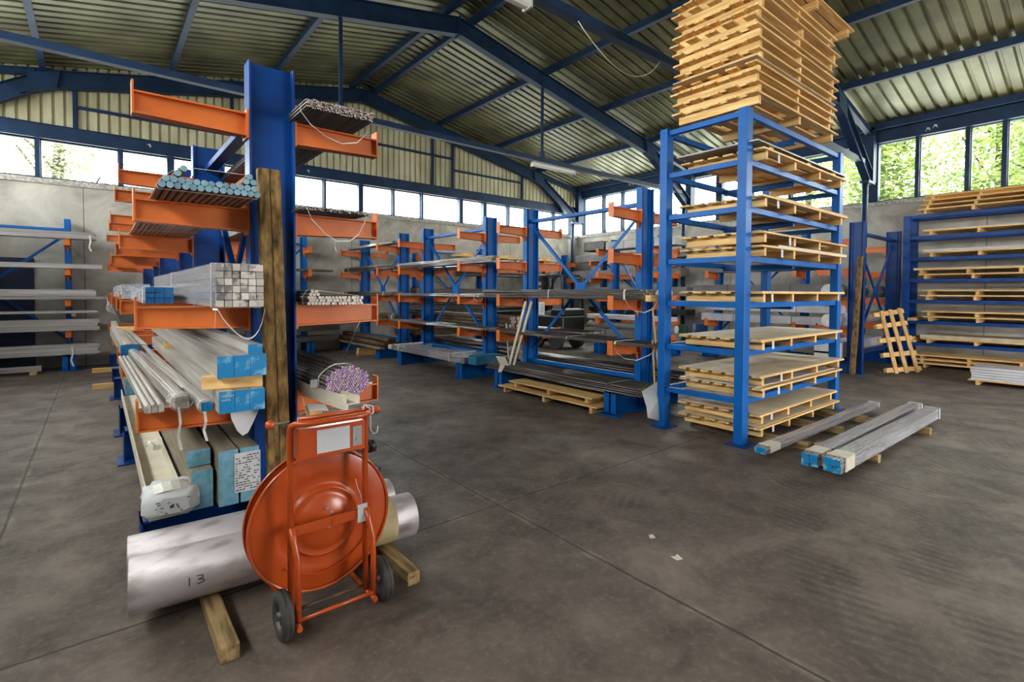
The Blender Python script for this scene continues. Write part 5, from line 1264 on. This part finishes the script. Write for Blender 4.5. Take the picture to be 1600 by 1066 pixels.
rp('lower pallet on the third right shelf', 1.482, 2.93, seed=1); rp('upper pallet on the third right shelf', 1.595, 2.9, seed=0)
rp('lower pallet on the fourth right shelf', 1.942, 2.97, seed=2); rp('upper pallet on the fourth right shelf', 2.055, 3.05, seed=1, sh=.012, shl='thin white sheet on the fourth right shelf')
rp('pallet with a white sheet pack on the fifth right shelf', 2.422, 2.88, seed=0, sh=.05, shl='white sheet pack with rounded edge on the fifth right shelf')
rp('pallet with a thin white sheet on the sixth right shelf', 2.892, 2.9, seed=1, sh=.012, shl='thin white sheet on the sixth right shelf')
z = 3.362
for k in range(4):
    rp(['bottom', 'second', 'third', 'topmost'][k]+' pallet of the stack on top of the right shelf rack', z, 3.0-.04*k, seed=k, hs=.06+.02*(k == 0)); z += .092+.02*(k == 0)
for i, (z0, y) in enumerate(((1.022, 3.0), (.542, 3.0))):
    t = thing('timber_pair', ['pair of short timbers on the second right shelf beside the left post', 'three short timbers on the lowest right shelf beside the left post'][i], 'timber', (13.95, y, z0))
    for k in range(2+i): mb = MB(); yy = y-.0+(k % 2)*.075; mb.box(13.9, yy, z0+(.065 if k == 2 else 0), 14.6, yy+.07, z0+.06+(.065 if k == 2 else 0)); obj('timber_length', mb, M_WOODX, t)
# white lacquered stack on pallet in front
pallet('pallet on the floor under the white slab stack at the right picture edge', 11.95, -.3, 0, 2.1, .75, 5, hs=.075, tb=.018, axis='y', seed=0, nst=3)
for k in range(5):
    mb = MB(); mb.box(11.95+.004*k, -.25, .095+k*.046, 12.68, 1.76-.006*(k % 2), .095+k*.046+.042)
    tag(obj('white_slab', mb, M_WHITEP, bevel=.004), ['bottom', 'second', 'third', 'fourth', 'topmost'][k]+' white slab of the stack on the floor at the right picture edge', 'slab', 'white slabs on a floor pallet')
# floor scraps
for i, (x, y, s) in enumerate(((2.78, 1.965, .03), (2.68, 1.71, .034))):
    mb = MB(); P = [(x-s, y-.01), (x, y+s*.8), (x+s, y+.012), (x+.004, y-s*.9)] if i == 0 else [(x-s, y-.02), (x-s*.7, y+s*.9), (x-.1*s, y+.4*s), (x+s, y+s*.6), (x+.2*s, y-s)]
    mb.prism(P, 2, .0005, .0025); tag(obj('paper_scrap', mb, M_CREAM), ['farther pale diamond shaped paper scrap on the open floor', 'nearer torn paper scrap with a notch on the open floor'][i], 'paper')

# ================================================================== TREES OUTSIDE
def tree(label, x, y, h, r, n, leafm, seed, name='leafy_tree', size=.13):
    rnd = random.Random(seed); t = thing(name, label, 'tree', (x, y, -.16), 'trees outside the windows')
    mb = MB(); mb.tube([(x, y, -.16), (x+.1, y+.05, h*.3), (x-.05, y, h*.55), (x+.1, y, h*.85)], .12, 8); obj('trunk', mb, M_BARK, t)
    for k in range(7):
        a = rnd.random()*6.28; z0 = h*(.3+.07*k); mb = MB(); R = r*rnd.uniform(.7, 1.05)
        pts = [(x+.05, y, z0), (x+R*.4*math.cos(a), y+R*.4*math.sin(a), z0+.5), (x+R*math.cos(a), y+R*math.sin(a), z0+.7+rnd.random())]; mb.tube(pts, .025, 6); obj('branch', mb, M_BARK, t)
    mb = MB(); cl = []
    for k in range(int(n/26)):
        a = rnd.random()*6.28; u = rnd.random()**.5*r; z = h*.28+rnd.random()*h*.78; f = max(.25, 1-((z-h*.62)/(h*.5))**2); cl.append((x+u*f*math.cos(a), y+u*f*math.sin(a), z))
    for c in cl:
        for j in range(26):
            p = Vector(c)+Vector((rnd.gauss(0, .3), rnd.gauss(0, .3), rnd.gauss(0, .22))); a = rnd.random()*6.28; tl = rnd.uniform(-.9, .5)
            d = Vector((math.cos(a), math.sin(a), tl)).normalized()*size*rnd.uniform(.7, 1.3); s = d.cross(Vector((rnd.uniform(-.4, .4), rnd.uniform(-.4, .4), 1))).normalized()*size*.3
            k = len(mb.v); mb.v += [tuple(p), tuple(p+d*.45+s), tuple(p+d), tuple(p+d*.45-s)]; mb.face((k, k+1, k+2, k+3))
    o = obj('foliage', mb, leafm, t); o['kind'] = 'stuff'
tree('leafy tree outside the right windows, nearest the corner post', 17.6, 4.7, 7.5, 1.2, 13000, M_LEAF, 1, size=.17)
tree('leafy tree outside the second pane of the right windows', 21.3, 2.6, 8.4, 1.9, 17000, M_LEAF, 2, size=.17)
tree('leafy tree outside the rightmost visible window panes', 17.6, .6, 7.4, 1.3, 13000, M_LEAF, 3, size=.17)
tree('leafy tree seen through the tower beyond the right wall', 21.2, 8.0, 7.8, 1.8, 12000, M_LEAF, 4, size=.17)
tree('hazy tree outside the back windows at the far left', -.75, 17.8, 6.9, 1.0, 9000, M_LEAF2, 5, size=.13)
tree('larger hazy tree outside the leftmost back window', -2.9, 21.4, 8.2, 1.7, 12000, M_LEAF2, 6, size=.14)
